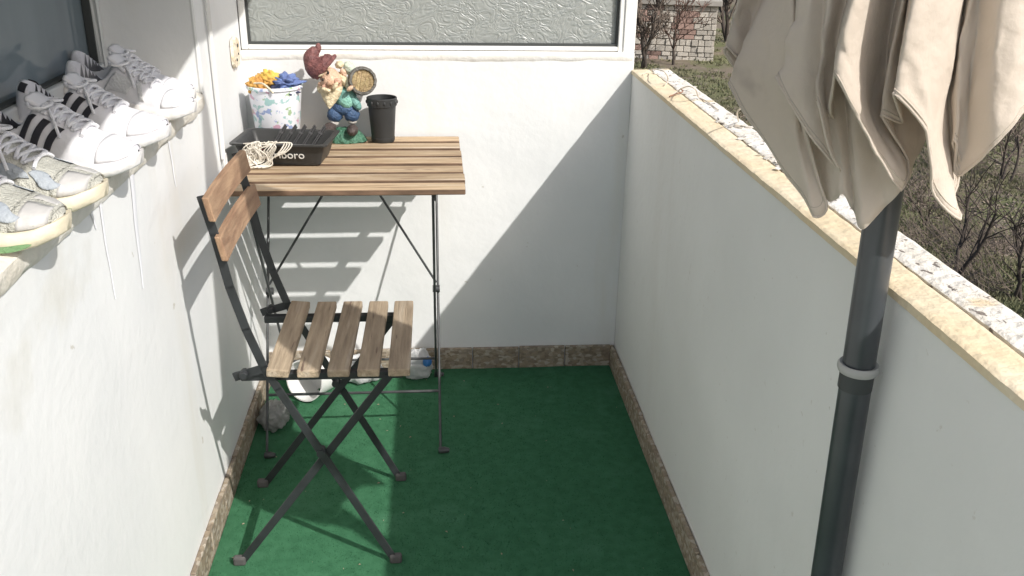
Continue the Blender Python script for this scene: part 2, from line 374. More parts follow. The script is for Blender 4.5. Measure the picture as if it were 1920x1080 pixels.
# ------------------------------------------------------------------ parapet with two-strip coping
par = empty('parapet', (XR, 1, 0), 'white parapet wall with worn sandy coping along the right side', 'wall')
b = MB(); b.box(XR+.004, XR+.112, -1.6, D+.003, 0, H-.009)
rows = []
for i in range(121):
    y = lerp(-1.6, D+.001, i/120); rows.append([Vector((XR+.0025*nz(y*2.5, z*3, 21)+.001*nz(y*12, z*12, 9), y, z)) for z in [(H-.009)*j/36 for j in range(37)]])
b.grid(rows); P(b.build('wall_body', plaster_parapet, smooth=True), par)
def strip(name, x0, x1, M, z, seed, wob, y1):
    b = MB(); rows = []; n = 420
    for i in range(n+1):
        y = lerp(-1.6, y1, i/n); e = wob*(1.3*nz(y*3.1, seed)+.8*nz(y*9, seed+3)+.45*nz(y*37, seed+5)); q = wob*(nz(y*8, seed+9)+.6*nz(y*41, seed+2))
        zz = z+.0018*nz(y*6, seed+1)+.0015*nz(y*33, seed+1)
        rows.append([Vector((x0+e*.6, y, H-.012)), Vector((x0+e*.9, y, H-.009)), Vector((x0+e+.0005, y, zz-.002)), Vector((x0+e+.006, y, zz))]+[Vector((lerp(x0+.010, x1-.004, k/6)+.5*e, y, zz+.0012*nz(y*25, k*1.3, seed))) for k in range(7)]+[Vector((x1+q*.5, y, zz-.002)), Vector((x1+q*.5, y, H-.013))])
    b.grid(rows); b.add(rows[-1], [tuple(range(len(rows[-1])))])
    return P(b.build(name, M, smooth=True, angle=55), par)
strip('mortar_strip', XR-.0025, XR+.052, mortar, H, 3, .0016, D+.002)
strip('painted_strip', XR+.0545, XR+.110, flaky, H+.002, 8, .0018, D+.004)
# paint flakes standing up on the far half of the coping
fl_m = mat('curled paint flake', (.80, .78, .72), .8, col2=(.45, .40, .33), scale=30)
b = MB()
for i in range(60):
    y = random.uniform(1.35, 2.62); x = XR+random.uniform(.045, .106); s = random.uniform(.003, .009); a = random.uniform(0, 6.28)
    c = Vector((x, y, H+.002)); u = Vector((math.cos(a), math.sin(a), 0)); v = Vector((-u.y, u.x, 0)); hgt = random.uniform(.001, .0035)
    b.add([c-u*s-v*s*.5, c+u*s-v*s*.5, c+u*s*.9+v*s*.6+Vector((0, 0, hgt)), c-u*s*.8+v*s*.5+Vector((0, 0, hgt*.7))], [(0, 1, 2, 3)])
fo = P(b.build('paint_flakes', fl_m, solid=.0008), par); fo['kind'] = 'stuff'

# curled wires lying on the coping
def wire(pts_px, label, M, r=.0016):
    pts = [at(x, y, 2, z) for x, y, z in pts_px]
    b = MB(); b.tube(catmull(pts, 6), r, 5)
    tag(b.build('bent_wire', M, smooth=True), label, 'wire')
wm = mat('pale wire', (.62, .55, .46), .6); wr = mat('rusty wire', (.30, .15, .09), .8, var=.3, scale=60)
wire([(1205, 140, H+.003), (1222, 131, H+.012), (1240, 132, H+.035), (1250, 140, H+.030), (1252, 152, H+.008), (1246, 160, H+.004)], 'pale curled wire on the coping nearest the glass screen', wm)
wire([(1262, 178, H+.004), (1275, 168, H+.012), (1290, 162, H+.04), (1304, 168, H+.036), (1310, 182, H+.006), (1325, 190, H+.005), (1345, 205, H+.004)], 'pale looped wire arching over the painted coping', wm)
wire([(1255, 181, H+.004), (1268, 176, H+.006), (1280, 172, H+.006), (1276, 166, H+.012)], 'short rusty wire end on the sandy coping', wr)
wire([(1385, 228, H+.004), (1382, 212, H+.045), (1388, 204, H+.07)], 'thin pale wire sticking up by the folded parasol', wm)

# ------------------------------------------------------------------ skirting tiles (children of their walls)
TL = .150
b = MB(); b.box(-TL/2+.0015, TL/2-.0015, -.010, .002, 0, SK); proto = b.build('skirting_tile', tile_m, back, bevel=.002)
rr = random.Random(3)
def tile(par, x, y, rz, first=None):
    o = first or copy_mesh(proto, par)
    o.parent = par; o.matrix_parent_inverse = Matrix.Translation(par.location).inverted()
    o.location = (x, y, .001+rr.uniform(-.0008, .0015)); o.rotation_euler = (rr.uniform(-.012, .012), 0, rz+rr.uniform(-.008, .008)); return o
k = 0
x = XR-.012-TL/2
while x > XL-.02:
    sc = 1
    o = tile(back, x, D-.003, 0, proto if k == 0 else None)
    if x-TL/2 < XL+.012: o.scale.x = max(.1, (x+TL/2-XL-.012)/TL); o.location.x = XL+.012+(x+TL/2-XL-.012)/2
    x -= TL; k += 1
y = D-.004-TL/2
while y > .55:
    tile(par, XR-.003, y, R(-90)); tile(house, XL+.003, y, R(90)); y -= TL

# ------------------------------------------------------------------ turf carpet
b = MB(); rows = []
for i in range(61):
    x = lerp(XL+.014, XR-.014, i/60); row = []
    for j in range(161):
        y = lerp(-1.5, D-.015, j/160); row.append(Vector((x, y, .004+.0022*nz(x*4, y*4)+.0015*nz(x*13, y*13)+.002)))
    rows.append(row)
b.grid(rows)
carpet = tag(b.build('turf_carpet', turf, smooth=True, angle=0), 'green artificial turf carpet covering the balcony floor', 'carpet')
# short fibres
b = MB(); rf = random.Random(5)
for i in range(45000):
    x = rf.uniform(XL+.015, XR-.02); y = 1.35+(D-.02-1.35)*rf.random(); a = rf.uniform(0, 6.28); s = rf.uniform(.0012, .0022); h_ = rf.uniform(.002, .0045)
    z = .005+.0022*nz(x*4, y*4)+.0015*nz(x*13, y*13)
    dx, dy = math.cos(a)*s, math.sin(a)*s; ox, oy = rf.uniform(-.004, .004), rf.uniform(-.004, .004)
    b.add([(x-dx, y-dy, z), (x+dx, y+dy, z), (x+ox, y+oy, z+h_)], [(0, 1, 2)])
me = bpy.data.meshes.new('turf_fibres'); me.from_pydata(b.v, [], b.f); me.materials.append(turf)
fo = bpy.data.objects.new('turf_fibres', me); COL.objects.link(fo); fo.parent = carpet; fo['kind'] = 'stuff'

b = MB(); rc = random.Random(17)
for i in range(70):
    x = rc.uniform(XL+.03, XR-.03); y = 1.2+1.42*rc.random(); q = rc.uniform(.0012, .0042); a = rc.uniform(0, 6.28); u = Vector((math.cos(a)*q, math.sin(a)*q, 0)); v = Vector((-u.y*.5, u.x*.5, 0)); c = Vector((x, y, .0105))
    b.add([c-u, c+v+Vector((0, 0, .001)), c+u, c-v+Vector((0, 0, .002))], [(0, 1, 2, 3)])
tag(b.build('floor_crumbs', mat('dry crumbs', (.45, .40, .30), .9, col2=(.22, .17, .11), scale=40)), 'scattered dry crumbs and leaf bits on the green carpet', 'crumbs', kind='stuff')

# ------------------------------------------------------------------ folding table
TZ, TY0, TY1, TX0, TX1 = .770, 2.109, 2.647, -.502, .074
tb = empty('folding_table', ((TX0+TX1)/2, (TY0+TY1)/2, 0), 'folding wooden slat table with thin dark metal legs against the back wall', 'table')
b = MB(); NS = 7; pit = (TY1-TY0)/NS; sw = pit-.0175
b.box(-(TX1-TX0)/2, (TX1-TX0)/2, -sw/2, sw/2, -.014, 0); slat = P(b.build('slat', wood_table, bevel=.0025, seg=2), tb)
edge_m = mat('shade-toned slat edge', (.20, .125, .08), .8, col2=(.11, .07, .045), scale=9, stretch=(1.5, 8, 8), objrand=.1); slat.data.materials.append(edge_m)  # slat sides coloured darker to paint in the shade between slats
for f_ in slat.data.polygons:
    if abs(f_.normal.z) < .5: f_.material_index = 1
slat.matrix_parent_inverse = Matrix()
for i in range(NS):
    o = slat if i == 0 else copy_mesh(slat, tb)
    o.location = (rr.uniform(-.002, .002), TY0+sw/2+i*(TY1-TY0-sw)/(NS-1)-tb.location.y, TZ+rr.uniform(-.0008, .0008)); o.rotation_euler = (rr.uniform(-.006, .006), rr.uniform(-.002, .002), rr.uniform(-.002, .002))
for x in (TX0+.055, TX1-.075):
    b = MB(); b.box(x-.003, x+.003, TY0+.012, TY1-.012, TZ-.032, TZ-.0145); b.box(x-.014, x-.003, TY0+.012, TY1-.012, TZ-.0175, TZ-.0145); P(b.build('top_rail', steel_dark), tb)
LXa, LXb = -.462, .006; LT = TZ-.026
def leg_frame(dx, y_top, y_bot, zbar):
    f = lambda z: lerp(y_bot, y_top, z/LT)
    for x in (LXa+dx, LXb-dx):
        b = MB(); b.tube([(x, f(z), z) for z in (.012, LT)], .0037, 10); lg = P(b.build('leg', rod_m, smooth=True), tb)
        b = MB(); s = 1 if y_bot < 2.4 else -1
        b.tube([(x-.004, f(0), .012), (x+.010, f(0)-.002, .007+.007), (x+.024, f(0)-.004, .014)], [.009, .0095, .006], 10); ft = P(b.build('foot', rod_m, smooth=True), tb)
    b = MB(); b.tube([(LXa+dx, f(zbar), zbar), (LXb-dx, f(zbar), zbar)], .004, 10); P(b.build('crossbar', rod_m, smooth=True), tb)
    b = MB(); b.tube([(LXa+dx, f(LT), LT), (LXb-dx, f(LT), LT)], .005, 10); P(b.build('crossbar', rod_m, smooth=True), tb)
leg_frame(0, 2.585, 2.165, .15); leg_frame(.0095, 2.165, 2.605, .10)
ZR = .40
for s, xa, xb in ((-1, LXa+.006, -.250), (1, LXb-.005, -.187)):
    b = MB(); b.tube([(xa, 2.383, ZR+.02), (xb, 2.383, LT+.004)], .0033, 8); P(b.build('brace', rod_m, smooth=True), tb)
    b = MB(); b.lathe([(.010, -.010), (.010, .010)], 14, Matrix.Translation((xa, 2.385, ZR)) @ Matrix.Rotation(R(90), 4, 'Y')); P(b.build('pivot', rod_m, smooth=True), tb)

# ------------------------------------------------------------------ folding chair
ch = empty('folding_chair', (-.2003, 1.8774, 0), 'folding wooden slat chair with crossed dark metal legs beside the left wall', 'chair')
ch.rotation_euler.z = R(-.4)
CWd, CS, CT = .355, .5097, .879
def C(o): o.parent = ch; return o
hw = CWd/2
for s in (-1, 1):
    yo = s*(hw-.016); b = MB()
    pts = [(-.238, CT-.004), (-.222, .800), (-.204, .690), (-.181, .598), (-.153, .512), (-.128, .460), (.098, .012)]
    sm = [(p[0], yo, p[1]) for p in pts]
    for a, c in zip(sm, sm[1:]): 
        va, vc = Vector(a), Vector(c); ex = (vc-va).normalized()*.003
        b.bar(va-ex, vc+ex, .0175, .005, (1, 0, 0))
    C(b.build('back_post', steel_dark, bevel=.001))
    yi = s*(hw-.027); b = MB()
    b.bar((.102, yi, CS-.028), (-.246, yi, .012), .0175, .005, (1, 0, 0))
    C(b.build('leg', steel_dark, bevel=.001))
    b = MB(); b.box(-.205, .130, yi-.009-s*.008, yi+.009-s*.008, CS-.036, CS-.0185); C(b.build('seat_rail', steel_dark, bevel=.002))
    b = MB(); b.lathe([(.007, -.012), (.009, -.009), (.009, .009), (.007, .012)], 14, Matrix.Translation((-.193, yo+s*.002, CS-.012)) @ Matrix.Rotation(R(90), 4, 'X')); b.bar((-.215, yo, CS-.020), (-.155, yo, CS-.002), .018, .005, (0, 0, 1)); C(b.build('hinge', steel_dark, smooth=True))
    zc = .245; b = MB(); b.lathe([(.009, -.012), (.009, .012)], 12, Matrix.Translation((-.050, s*(hw-.022), .302)) @ Matrix.Rotation(R(90), 4, 'X')); C(b.build('rivet', steel_dark, smooth=True))
    for (fx, yy) in ((.101, yo), (-.250, yi)):
        b = MB(); b.box(fx-.014, fx+.014, yy-.008, yy+.008, .005, .028, None); C(b.build('foot_cap', rubber_grey, bevel=.005, seg=2))
b = MB(); b.box(-.0225, .0225, -hw, hw, -.018, 0); s0 = C(b.build('seat_slat', wood_seat, bevel=.003, seg=2))
for i in range(5):
    o = s0 if i == 0 else copy_mesh(s0, ch)
    o.location = (-.1235+i*.0615, rr.uniform(-.002, .002), CS+(.002 if i == 0 else 0)); o.rotation_euler = (0, (.10 if i == 0 else 0)+rr.uniform(-.01, .01), rr.uniform(-.006, .006))
for i, (za, zb, xa, xb) in enumerate(((.879, .832, -.2375, -.2285), (.801, .752, -.2225, -.2130))):
    rows = []; b = MB(); n = 14
    for j in range(n+1):
        y = lerp(-hw-.004, hw+.004, j/n); bow = -.005*(1-(2*j/n-1)**2)
        rows.append([Vector((xa+.013+bow, y, za)), Vector((xa+bow, y, za+.001)), Vector((xb+bow, y, zb)), Vector((xb+.013+bow, y, zb-.001)), Vector((xa+.013+bow, y, za))])
    b.grid(rows); b.add(rows[0][:4], [(0, 1, 2, 3)]); b.add(rows[-1][:4], [(3, 2, 1, 0)])
    o = C(b.build('backrest_slat', wood_back, bevel=.002)); o.location.x = .004

# ------------------------------------------------------------------ parasol, folded
PA = at(1566, 1000, 1, 1.02); PB = at(1645, 420, 1, 1.02)
slope = (PB.x-PA.x)/(PB.z-PA.z)*.6; xm = (PA.x+PB.x)/2; zm = (PA.z+PB.z)/2
def axis(z): return Vector((xm+slope*(z-zm), 1.02, z))
um = empty('parasol', axis(0), 'folded beige canvas parasol on a dark grey pole beside the parapet', 'parasol')
b = MB(); b.tube([axis(z) for z in (.0075, .45, .86, 1.3, 1.8, 2.30)], .0205, 28); P(b.build('pole', pole_m, smooth=True), um)
b = MB(); b.tube([axis(.0065), axis(.03)], .0225, 20); P(b.build('foot_cap', gasket_m, smooth=True), um)
cr_ = at(1608, 688, 1, 1.02).z; b = MB(); b.lathe([(.0208, -.005), (.0245, -.006), (.0262, -.002), (.0262, .003), (.024, .006), (.0208, .005)], 28, Matrix.Translation(axis(cr_))); P(b.build('collar', ring_m, smooth=True), um)
b = MB(); b.lathe([(.0208, -.030), (.0216, -.030), (.0216, -.007), (.0208, -.007)], 24, Matrix.Translation(axis(cr_))); P(b.build('sleeve', gasket_m, smooth=True), um)
b = MB(); b.lathe([(.012, 0), (.026, .006), (.020, .03), (.008, .05), (.0, .056)], 16, Matrix.Translation(axis(2.345))); P(b.build('finial', pole_m, smooth=True), um)
A0 = axis(1.2); dc = Vector((CAM.x-A0.x, CAM.y-A0.y, 0)).normalized(); dr = Vector((-dc.y, dc.x, 0))
if dr.dot(CR) < 0: dr = -dr
# columns, left to right then round the back: (x at the top of the frame, hem x, hem y, metres nearer than the pole)
cols = [([(1363, 88), (1372, 40), (1384, 0)], -.075), ([(1384, 150), (1402, 70), (1428, 0)], -.095), ([(1369, 163), (1390, 100), (1438, 0)], -.030), ([(1447, 290), (1438, 150), (1462, 0)], .005),
        ([(1526, 404), (1492, 240), (1484, 0)], .035), ([(1548, 382), (1502, 220), (1492, 0)], .030), ([(1462, 141), (1478, 70), (1500, 0)], .055), ([(1500, 232), (1502, 120), (1520, 0)], .064),
        ([(1574, 322), (1546, 200), (1545, 0)], .056), ([(1529, 190), (1540, 100), (1556, 0)], .080), ([(1562, 222), (1568, 110), (1588, 0)], .056), ([(1564, 139), (1578, 70), (1598, 0)], .125),
        ([(1611, 228), (1606, 110), (1620, 0)], .110), ([(1648, 296), (1620, 160), (1642, 0)], .088), ([(1689, 357), (1692, 318), (1652, 255), (1633, 200), (1640, 120), (1660, 0)], .062),
        ([(1704, 302), (1664, 215), (1666, 100), (1680, 0)], .042), ([(1651, 216), (1668, 110), (1694, 0)], .080), ([(1692, 232), (1690, 110), (1703, 0)], .060), ([(1676, 175), (1692, 90), (1712, 0)], .118),
        ([(1737, 246), (1738, 120), (1752, 0)], .098), ([(1747, 345), (1752, 220), (1782, 0)], .070), ([(1787, 409), (1772, 310), (1768, 200), (1804, 0)], .035), ([(1796, 336), (1780, 200), (1808, 0)], .010),
        ([(1792, 262), (1795, 150), (1820, 0)], .032), ([(1799, 332), (1815, 200), (1834, 0)], .018), ([(1860, 274), (1864, 140), (1880, 0)], .046), ([(1926, 204), (1925, 100), (1930, 0)], .030),
        ([(1975, 140), (1985, 0)], -.060), ([(1890, 240), (1930, 0)], -.12), ([(1780, 150), (1800, 0)], -.155), ([(1690, 280), (1700, 0)], -.15), ([(1560, 150), (1590, 0)], -.165), ([(1490, 220), (1480, 0)], -.14)]
NSUB = 6; NV = 20
def resample(pts, n):
    sm = catmull(pts, 10); acc = [0]
    for a, c in zip(sm, sm[1:]): acc.append(acc[-1]+(c-a).length)
    out = []
    for k in range(n+1):
        t_ = acc[-1]*k/n; i = 0
        while i < len(acc)-2 and acc[i+1] < t_: i += 1
        out.append(sm[i].lerp(sm[i+1], (t_-acc[i])/max(1e-9, acc[i+1]-acc[i])))
    return out
def soften(P0, n, closed=True):          # blend of straight and spline so that folds stay crisp but not faceted
    cm = catmull(P0, n, closed); N_ = len(P0); out = []
    for i in range(N_ if closed else N_-1):
        for k in range(n):
            l = P0[i].lerp(P0[(i+1) % N_], k/n); out.append(l.lerp(cm[i*n+k], .62))
    if not closed: out.append(P0[-1])
    return out
def drape(cols, closed, seed, amp=1):
    C3 = [resample([on_plane(x, y, A0+dc*d, dc) for x, y in pts], NV) for pts, d in cols]
    mids = [c[-1] for c in C3]
    lower = [soften([c[k] for c in C3], NSUB, closed) for k in range(NV+1)]
    def tops(f, z): return [axis(z)+(m_-axis(m_.z))*f for m_ in mids]
    upper = [soften(tops(f, z), NSUB, closed) for f, z in [(.88, 1.50), (.66, 1.75), (.48, 2.0), (.28, 2.22), (.14, 2.34)]]
    out = []
    for i in range(len(lower[0])):
        c_ = []
        for k in range(NV+1):
            p = lower[k][i]; s = k/NV; rad = p-axis(p.z); rad.z = 0; rad = rad.normalized() if rad.length > 1e-5 else dc
            e = 1-s
            c_.append(p+rad*amp*(.0035*nz(i*.17, s*3.2, seed)+.0022*nz(i*.4, s*7, seed+4))*min(1, 4*e)+rad*amp*.006*max(0, 1-s*5)**2*nz(i*.25, seed+9))
        sm = catmull([c_[-3], c_[-1]]+[u[i] for u in upper], 6); c_ += sm[7:]
        out.append(c_)
    return out
inner = [([(1520, 330), (1500, 0)], -.010), ([(1556, 378), (1530, 0)], .026), ([(1580, 364), (1550, 0)], .040), ([(1600, 396), (1575, 0)], .030), ([(1617, 431), (1600, 200), (1608, 0)], .044), ([(1652, 396), (1640, 0)], .034),
         ([(1691, 356), (1665, 0)], .040), ([(1716, 312), (1690, 0)], .026), ([(1738, 250), (1715, 0)], .004), ([(1752, 236), (1745, 0)], -.03)]
b = MB(); b.grid(drape(inner, False, 31)); P(b.build('inner_fold', canvas, smooth=True, solid=.0016, angle=0), um)
b = MB(); cols_out = drape(cols, True, 4, 1.5)
b.grid(cols_out, closed=True)
cn = P(b.build('canopy', canvas, smooth=True, solid=.0016, angle=0), um)
# hem piping along the canopy's lower edge
b = MB(); b.tube([c_[0]+Vector((0, 0, .0005)) for c_ in cols_out], .0017, 6, closed=True); P(b.build('hem', canvas, smooth=True, angle=0), um)
def outward(c_, k): q = c_[k]-axis(c_[k].z); q.z = 0; return q.normalized()*.0016 if q.length > 1e-5 else dc*.0016
seam_m = mat('hem stitching', (.50, .44, .37), .9)
b = MB(); b.tube([c_[0].lerp(c_[1], min(1.0, .018/max(1e-4, (c_[1]-c_[0]).length)))+outward(c_, 0)*.3 for c_ in cols_out], .0011, 5, closed=True); P(b.build('stitch_line', seam_m, smooth=True, angle=0), um)

# ------------------------------------------------------------------ shoes on the sill
SF = Vector((math.cos(ALPHA), 0, -math.sin(ALPHA))); SN = Vector((math.sin(ALPHA), 0, math.cos(ALPHA)))
W_T = [(0, .024), (.04, .031), (.12, .035), (.3, .034), (.45, .038), (.65, .0475), (.78, .048), (.9, .039), (.97, .022), (1, .004)]
def make_shoe(name, label, group, Ls, mats, style, toe, theta, mirror=1, roll=0, wide=1.32):
    if style == 'plain': wide = 1.12
    up_m, sole_m, lin_m, lace_m, det_m = mats[:5]
    root = empty(name, (0, 0, 0), label, 'shoe', group)
    f = (SF*math.cos(theta)+Vector((0, -1, 0))*math.sin(theta)).normalized(); lat = SN.cross(f)
    st = .024 if style == 'court' else .031
    TOP = [(0, .090), (.08, .087), (.2, .074), (.30, .080), (.40, .098), (.46, .092), (.58, .078), (.72, .061), (.86, .050), (.95, .043), (1, .034)]
    hwf = lambda t: wide*curve(W_T, t)*(Ls/.28)
    off = lambda t: mirror*.008*math.sin(math.pi*t)*(1 if t > .3 else t/.3)
    def spring(t): return .020*max(0, (t-.72)/.28)**2+.004*max(0, (.12-t)/.12)
    solez = lambda t: st*(1.25-.55*t if style != 'court' else 1.05-.15*t)
    def surf(t, u):                      # u -1..1 across
        w_ = hwf(t)*.97; top = curve(TOP, t); sz = solez(t)*.8+spring(t)
        a = u*math.pi/2
        y = w_*math.copysign(abs(math.sin(a))**.75, u); k = abs(math.cos(a))**.62
        lean = .80 if t < .45 else .80+.12*(t-.45)
        y *= 1-(1-lean)*k*.55
        z = sz+(top-sz+spring(t)*.4)*k
        return Vector((t*Ls, y+off(t), z))
    def opening(t):
        if t < .055 or t > .385: return 0
        s = (t-.055)/.33; return .66*math.sin(math.pi*min(1, s*1.02))**.45
    def W(p): return f*p.x+lat*p.y+SN*p.z
    nt_, nu = 46, 36; rows = []; 
    b = MB(); P_ = []; cav = []
    for i in range(nt_+1):
        t = i/nt_; t = 1-(1-t)**1.25 if t > .5 else t*(1-.5**1.25)/.5 if False else t
        row = []; cr0 = []
        for j in range(nu+1):
            u = -1+2*j/nu; p = surf(t, u); op = opening(t); inside = abs(u) < op
            if inside:
                e = min(1, (op-abs(u))/.16); p.z = lerp(p.z, .040, e)
                p.y = lerp(p.y, off(t)+(p.y-off(t))*.85, e)
            row.append(W(p)); cr0.append(inside)
        P_.append(row); cav.append(cr0)
    for i in range(nt_):
        for j in range(nu):
            b.cur = 1 if (cav[i][j] and cav[i+1][j+1]) else 0
            b.add([P_[i][j], P_[i+1][j], P_[i+1][j+1], P_[i][j+1]], [(0, 1, 2, 3)])
    b.add(P_[0], [tuple(range(nu+1))])
    # keep vertices merged but material order intact: build manually
    me = bpy.data.meshes.new('upper'); vs = [p for r_ in P_ for p in r_]; W1 = nu+1
    fs = [(i*W1+j, (i+1)*W1+j, (i+1)*W1+j+1, i*W1+j+1) for i in range(nt_) for j in range(nu)]
    mi = [1 if (cav[i][j] and cav[i+1][j+1]) else 0 for i in range(nt_) for j in range(nu)]
    fs.append(tuple(range(nu+1))); mi.append(0)
    me.from_pydata(vs, [], fs); me.materials.append(up_m); me.materials.append(lin_m)
    for i, q in enumerate(mi): me.polygons[i].material_index = q; me.polygons[i].use_smooth = True
    o = bpy.data.objects.new('upper', me); COL.objects.link(o); o.parent = root
    # sole
    b = MB(); rows = []
    for i in range(41):
        t = .001+.998*i/40; w_ = hwf(t)*1.06+.002; z1 = solez(t)+spring(t); z0 = spring(t)*1.0; o_ = off(t)
        wav = 0
        if style == 'runner': wav = .004*math.sin(t*19)
        prof = [(-.86, z0), (-.98, z0+.003), (-1.03+wav*6, lerp(z0, z1, .45)), (-.99, z1-.002), (-.93, z1), (.93, z1), (.99, z1-.002), (1.03-wav*6, lerp(z0, z1, .45)), (.98, z0+.003), (.86, z0), (-.86, z0)]
        xx = t*(Ls+.010)-.005
        rows.append([W(Vector((xx, a*w_+o_, z))) for a, z in prof])
    b.grid(rows); b.add(rows[0][:10], [tuple(range(10))]); b.add(rows[-1][:10], [tuple(range(9, -1, -1))])
    sole = b.build('sole', sole_m, root, smooth=True, angle=60)
    def patch(t0, t1, u0, u1, lift, n=8, k=8, skew=0, round_=0):
        rows = []
        for i in range(n+1):
            row = []
            for j in range(k+1):
                v = j/k; tt = lerp(t0, t1, i/n)+skew*(v-.5); uu = lerp(u0, u1, v)
                if round_:
                    q = math.sqrt(max(0, 1-(2*i/n-1)**2)); uu = lerp((u0+u1)/2, uu, .25+.75*q)
                p = surf(tt, uu); e = 1e-3; nrm = (surf(tt+e, uu)-surf(tt-e, uu)).cross(surf(tt, uu+e)-surf(tt, uu-e))
                nrm = nrm.normalized() if nrm.length > 1e-12 else Vector((0, 0, 1))
                if nrm.z < -.2: nrm = -nrm
                row.append(W(p+nrm*lift))
            rows.append(row)
        return rows
    def part(nm, M, *plist):
        b = MB()
        for r_ in plist: b.grid(r_)
        return b.build(nm, M, root, smooth=True, solid=.0012, angle=0)
    # tongue
    b = MB(); rows = []
    for i in range(9):
        t = lerp(.36, .50, i/8); hgt = curve([(.36, .112), (.42, .104), (.50, .088)], t)
        rows.append([W(Vector((t*Ls-.006+.002*math.cos(a_*3), y+off(t), hgt-.16*abs(y)))) for a_, y in [(k, lerp(-.024, .024, k/6)) for k in range(7)]])
    b.grid(rows); b.build('tongue', up_m, root, smooth=True, solid=.007, angle=0)
    # laces: bars across and diagonals
    b = MB(); n_l = 6
    for k in range(n_l):
        t = lerp(.43, .665, k/(n_l-1)); wv_ = .40
        for sgn in ((1,) if k % 2 else (-1,)):
            pts = []
            for j in range(9):
                u = lerp(-wv_, wv_, j/8); p = surf(t+sgn*.022*(u/wv_), u); pts.append(W(p+Vector((.0, 0, .0035+.0015*math.cos(j)))))
            b.tube(pts, .0030 if style != 'court' else .0034, 6)
            pts = [W(surf(t-sgn*.022*(u/wv_)+.010, u)+Vector((0, 0, .005))) for u in [lerp(-wv_, wv_, j/8) for j in range(9)]]
            b.tube(pts, .0028 if style != 'court' else .0034, 6)
    for s in (-1, 1):                   # bow loops
        base = surf(.44, 0)+Vector((0, 0, .006)); pts = []
        for j in range(13):
            a_ = math.pi*2*j/12; pts.append(W(base+Vector((.012*math.sin(a_)*1.2-.004*j*.2, s*(.020-.020*math.cos(a_)), .006*math.sin(a_/2)-.010*(1-math.cos(a_))*.5+.003))))
        b.tube(pts, .0026, 6)
        pts = [W(surf(.45+.13*q, s*(.12+.62*q))+Vector((0, 0, .005+.004*math.sin(q*3)))) for q in [j/9 for j in range(10)]]; b.tube(pts, .0027, 6)
    b.build('lace', lace_m, root, smooth=True)
    for s in (-1, 1):
        if style == 'court':
            for k in range(3):
                t = .335+.088*k; part('stripe', det_m, patch(t, t+.045, s*.93, s*.44, .0022, skew=.075))
            part('heel_tab', det_m, patch(.02, .07, s*.52, s*.20, .0022))
        elif style == 'runner':
            for q_ in (patch(.50, .66, s*.86, s*.50, .0024, skew=.06, round_=1), patch(.70, .82, s*.80, s*.35, .0024, skew=-.05, round_=1), patch(.20, .34, s*.85, s*.45, .0024, round_=1)): part('overlay', det_m, q_)
            for q_ in (patch(.40, .50, s*.95, s*.42, .0026, skew=.06), patch(.83, .955, s*.95, s*.05, .0022), patch(.05, .16, s*.95, s*.55, .0022)): part('overlay', mats[5], q_)
            for (ta, tb_) in ((.42, .60), (.70, .90)):
                rw = []; b = MB()
                for i in range(9):
                    t = lerp(ta, tb_, i/8); w_ = hwf(t)*1.06+.002; zz = solez(t)+spring(t)*1.0; q = math.sin(math.pi*i/8)**.5
                    yy = s*(w_*1.045+.0016)+off(t); xx = t*(Ls+.010)-.005
                    zc_ = spring(t)+.30*(zz-spring(t)); rw.append([W(Vector((xx, yy, zc_-.004*q))), W(Vector((xx, yy, zc_+.004*q)))])
                b.grid(rw); b.build('sole_insert', mats[6], root, solid=.002)
        else:
            part('overlay', det_m, patch(.36, .56, s*.90, s*.50, .0022, skew=.10)); part('overlay', det_m, patch(.60, .64, s*.9, s*.4, .0022, skew=-.05))
    part('toe_cap', up_m, patch(.80, .97, -.95, .95, .0020, k=20))
    # place: toe's lowest point
    tip = W(Vector((Ls, off(1), spring(1)))); root.location = toe-tip
    return root
def fabric(name, c, c2, sc=30, bump=.4, bs=200, rough=.85): return mat(name, c, rough, col2=c2, scale=sc, bump=bump, bscale=bs)
w_leather = fabric('white leather', (.80, .80, .83), (.74, .74, .78), 20, .15, 60, .55); w_sole = fabric('white rubber sole', (.80, .79, .80), (.74, .70, .64), 12, .2, 80, .6)
lin_d = fabric('dark lining', (.06, .065, .07), (.04, .04, .05)); lace_w = fabric('white lace', (.82, .82, .84), (.72, .72, .76), 90); black_l = fabric('black leather', (.035, .035, .045), (.025, .025, .03), 20, .1, 60, .5)
mesh_g = fabric('pale grey mesh', (.62, .62, .56), (.50, .50, .45), 60, .8, 260); sole_c = fabric('cream foam sole', (.80, .75, .60), (.74, .66, .50), 10, .2, 60, .7); ov_b = fabric('grey blue overlay', (.42, .46, .50), (.36, .40, .45), 40, .4, 160, .6)
ov_s = fabric('silver overlay', (.55, .54, .53), (.48, .48, .48), 30, .2, 90, .5); green_i = fabric('green insert', (.22, .36, .18), (.16, .30, .14)); grey_l = fabric('light grey suede', (.66, .67, .68), (.58, .59, .62), 30); lin_g = fabric('grey lining', (.25, .26, .27), (.18, .18, .2))
def toe_at(px, py, over):
    x = SXF+over*SF.x; p = at(px, py, 0, x); return Vector((x, p.y, SZ0+over*SF.z+.020))
court = (w_leather, w_sole, lin_d, lace_w, black_l); run = (mesh_g, sole_c, lin_g, lace_w, ov_b, ov_s, green_i); plain = (w_leather, w_sole, lin_g, lace_w, grey_l)
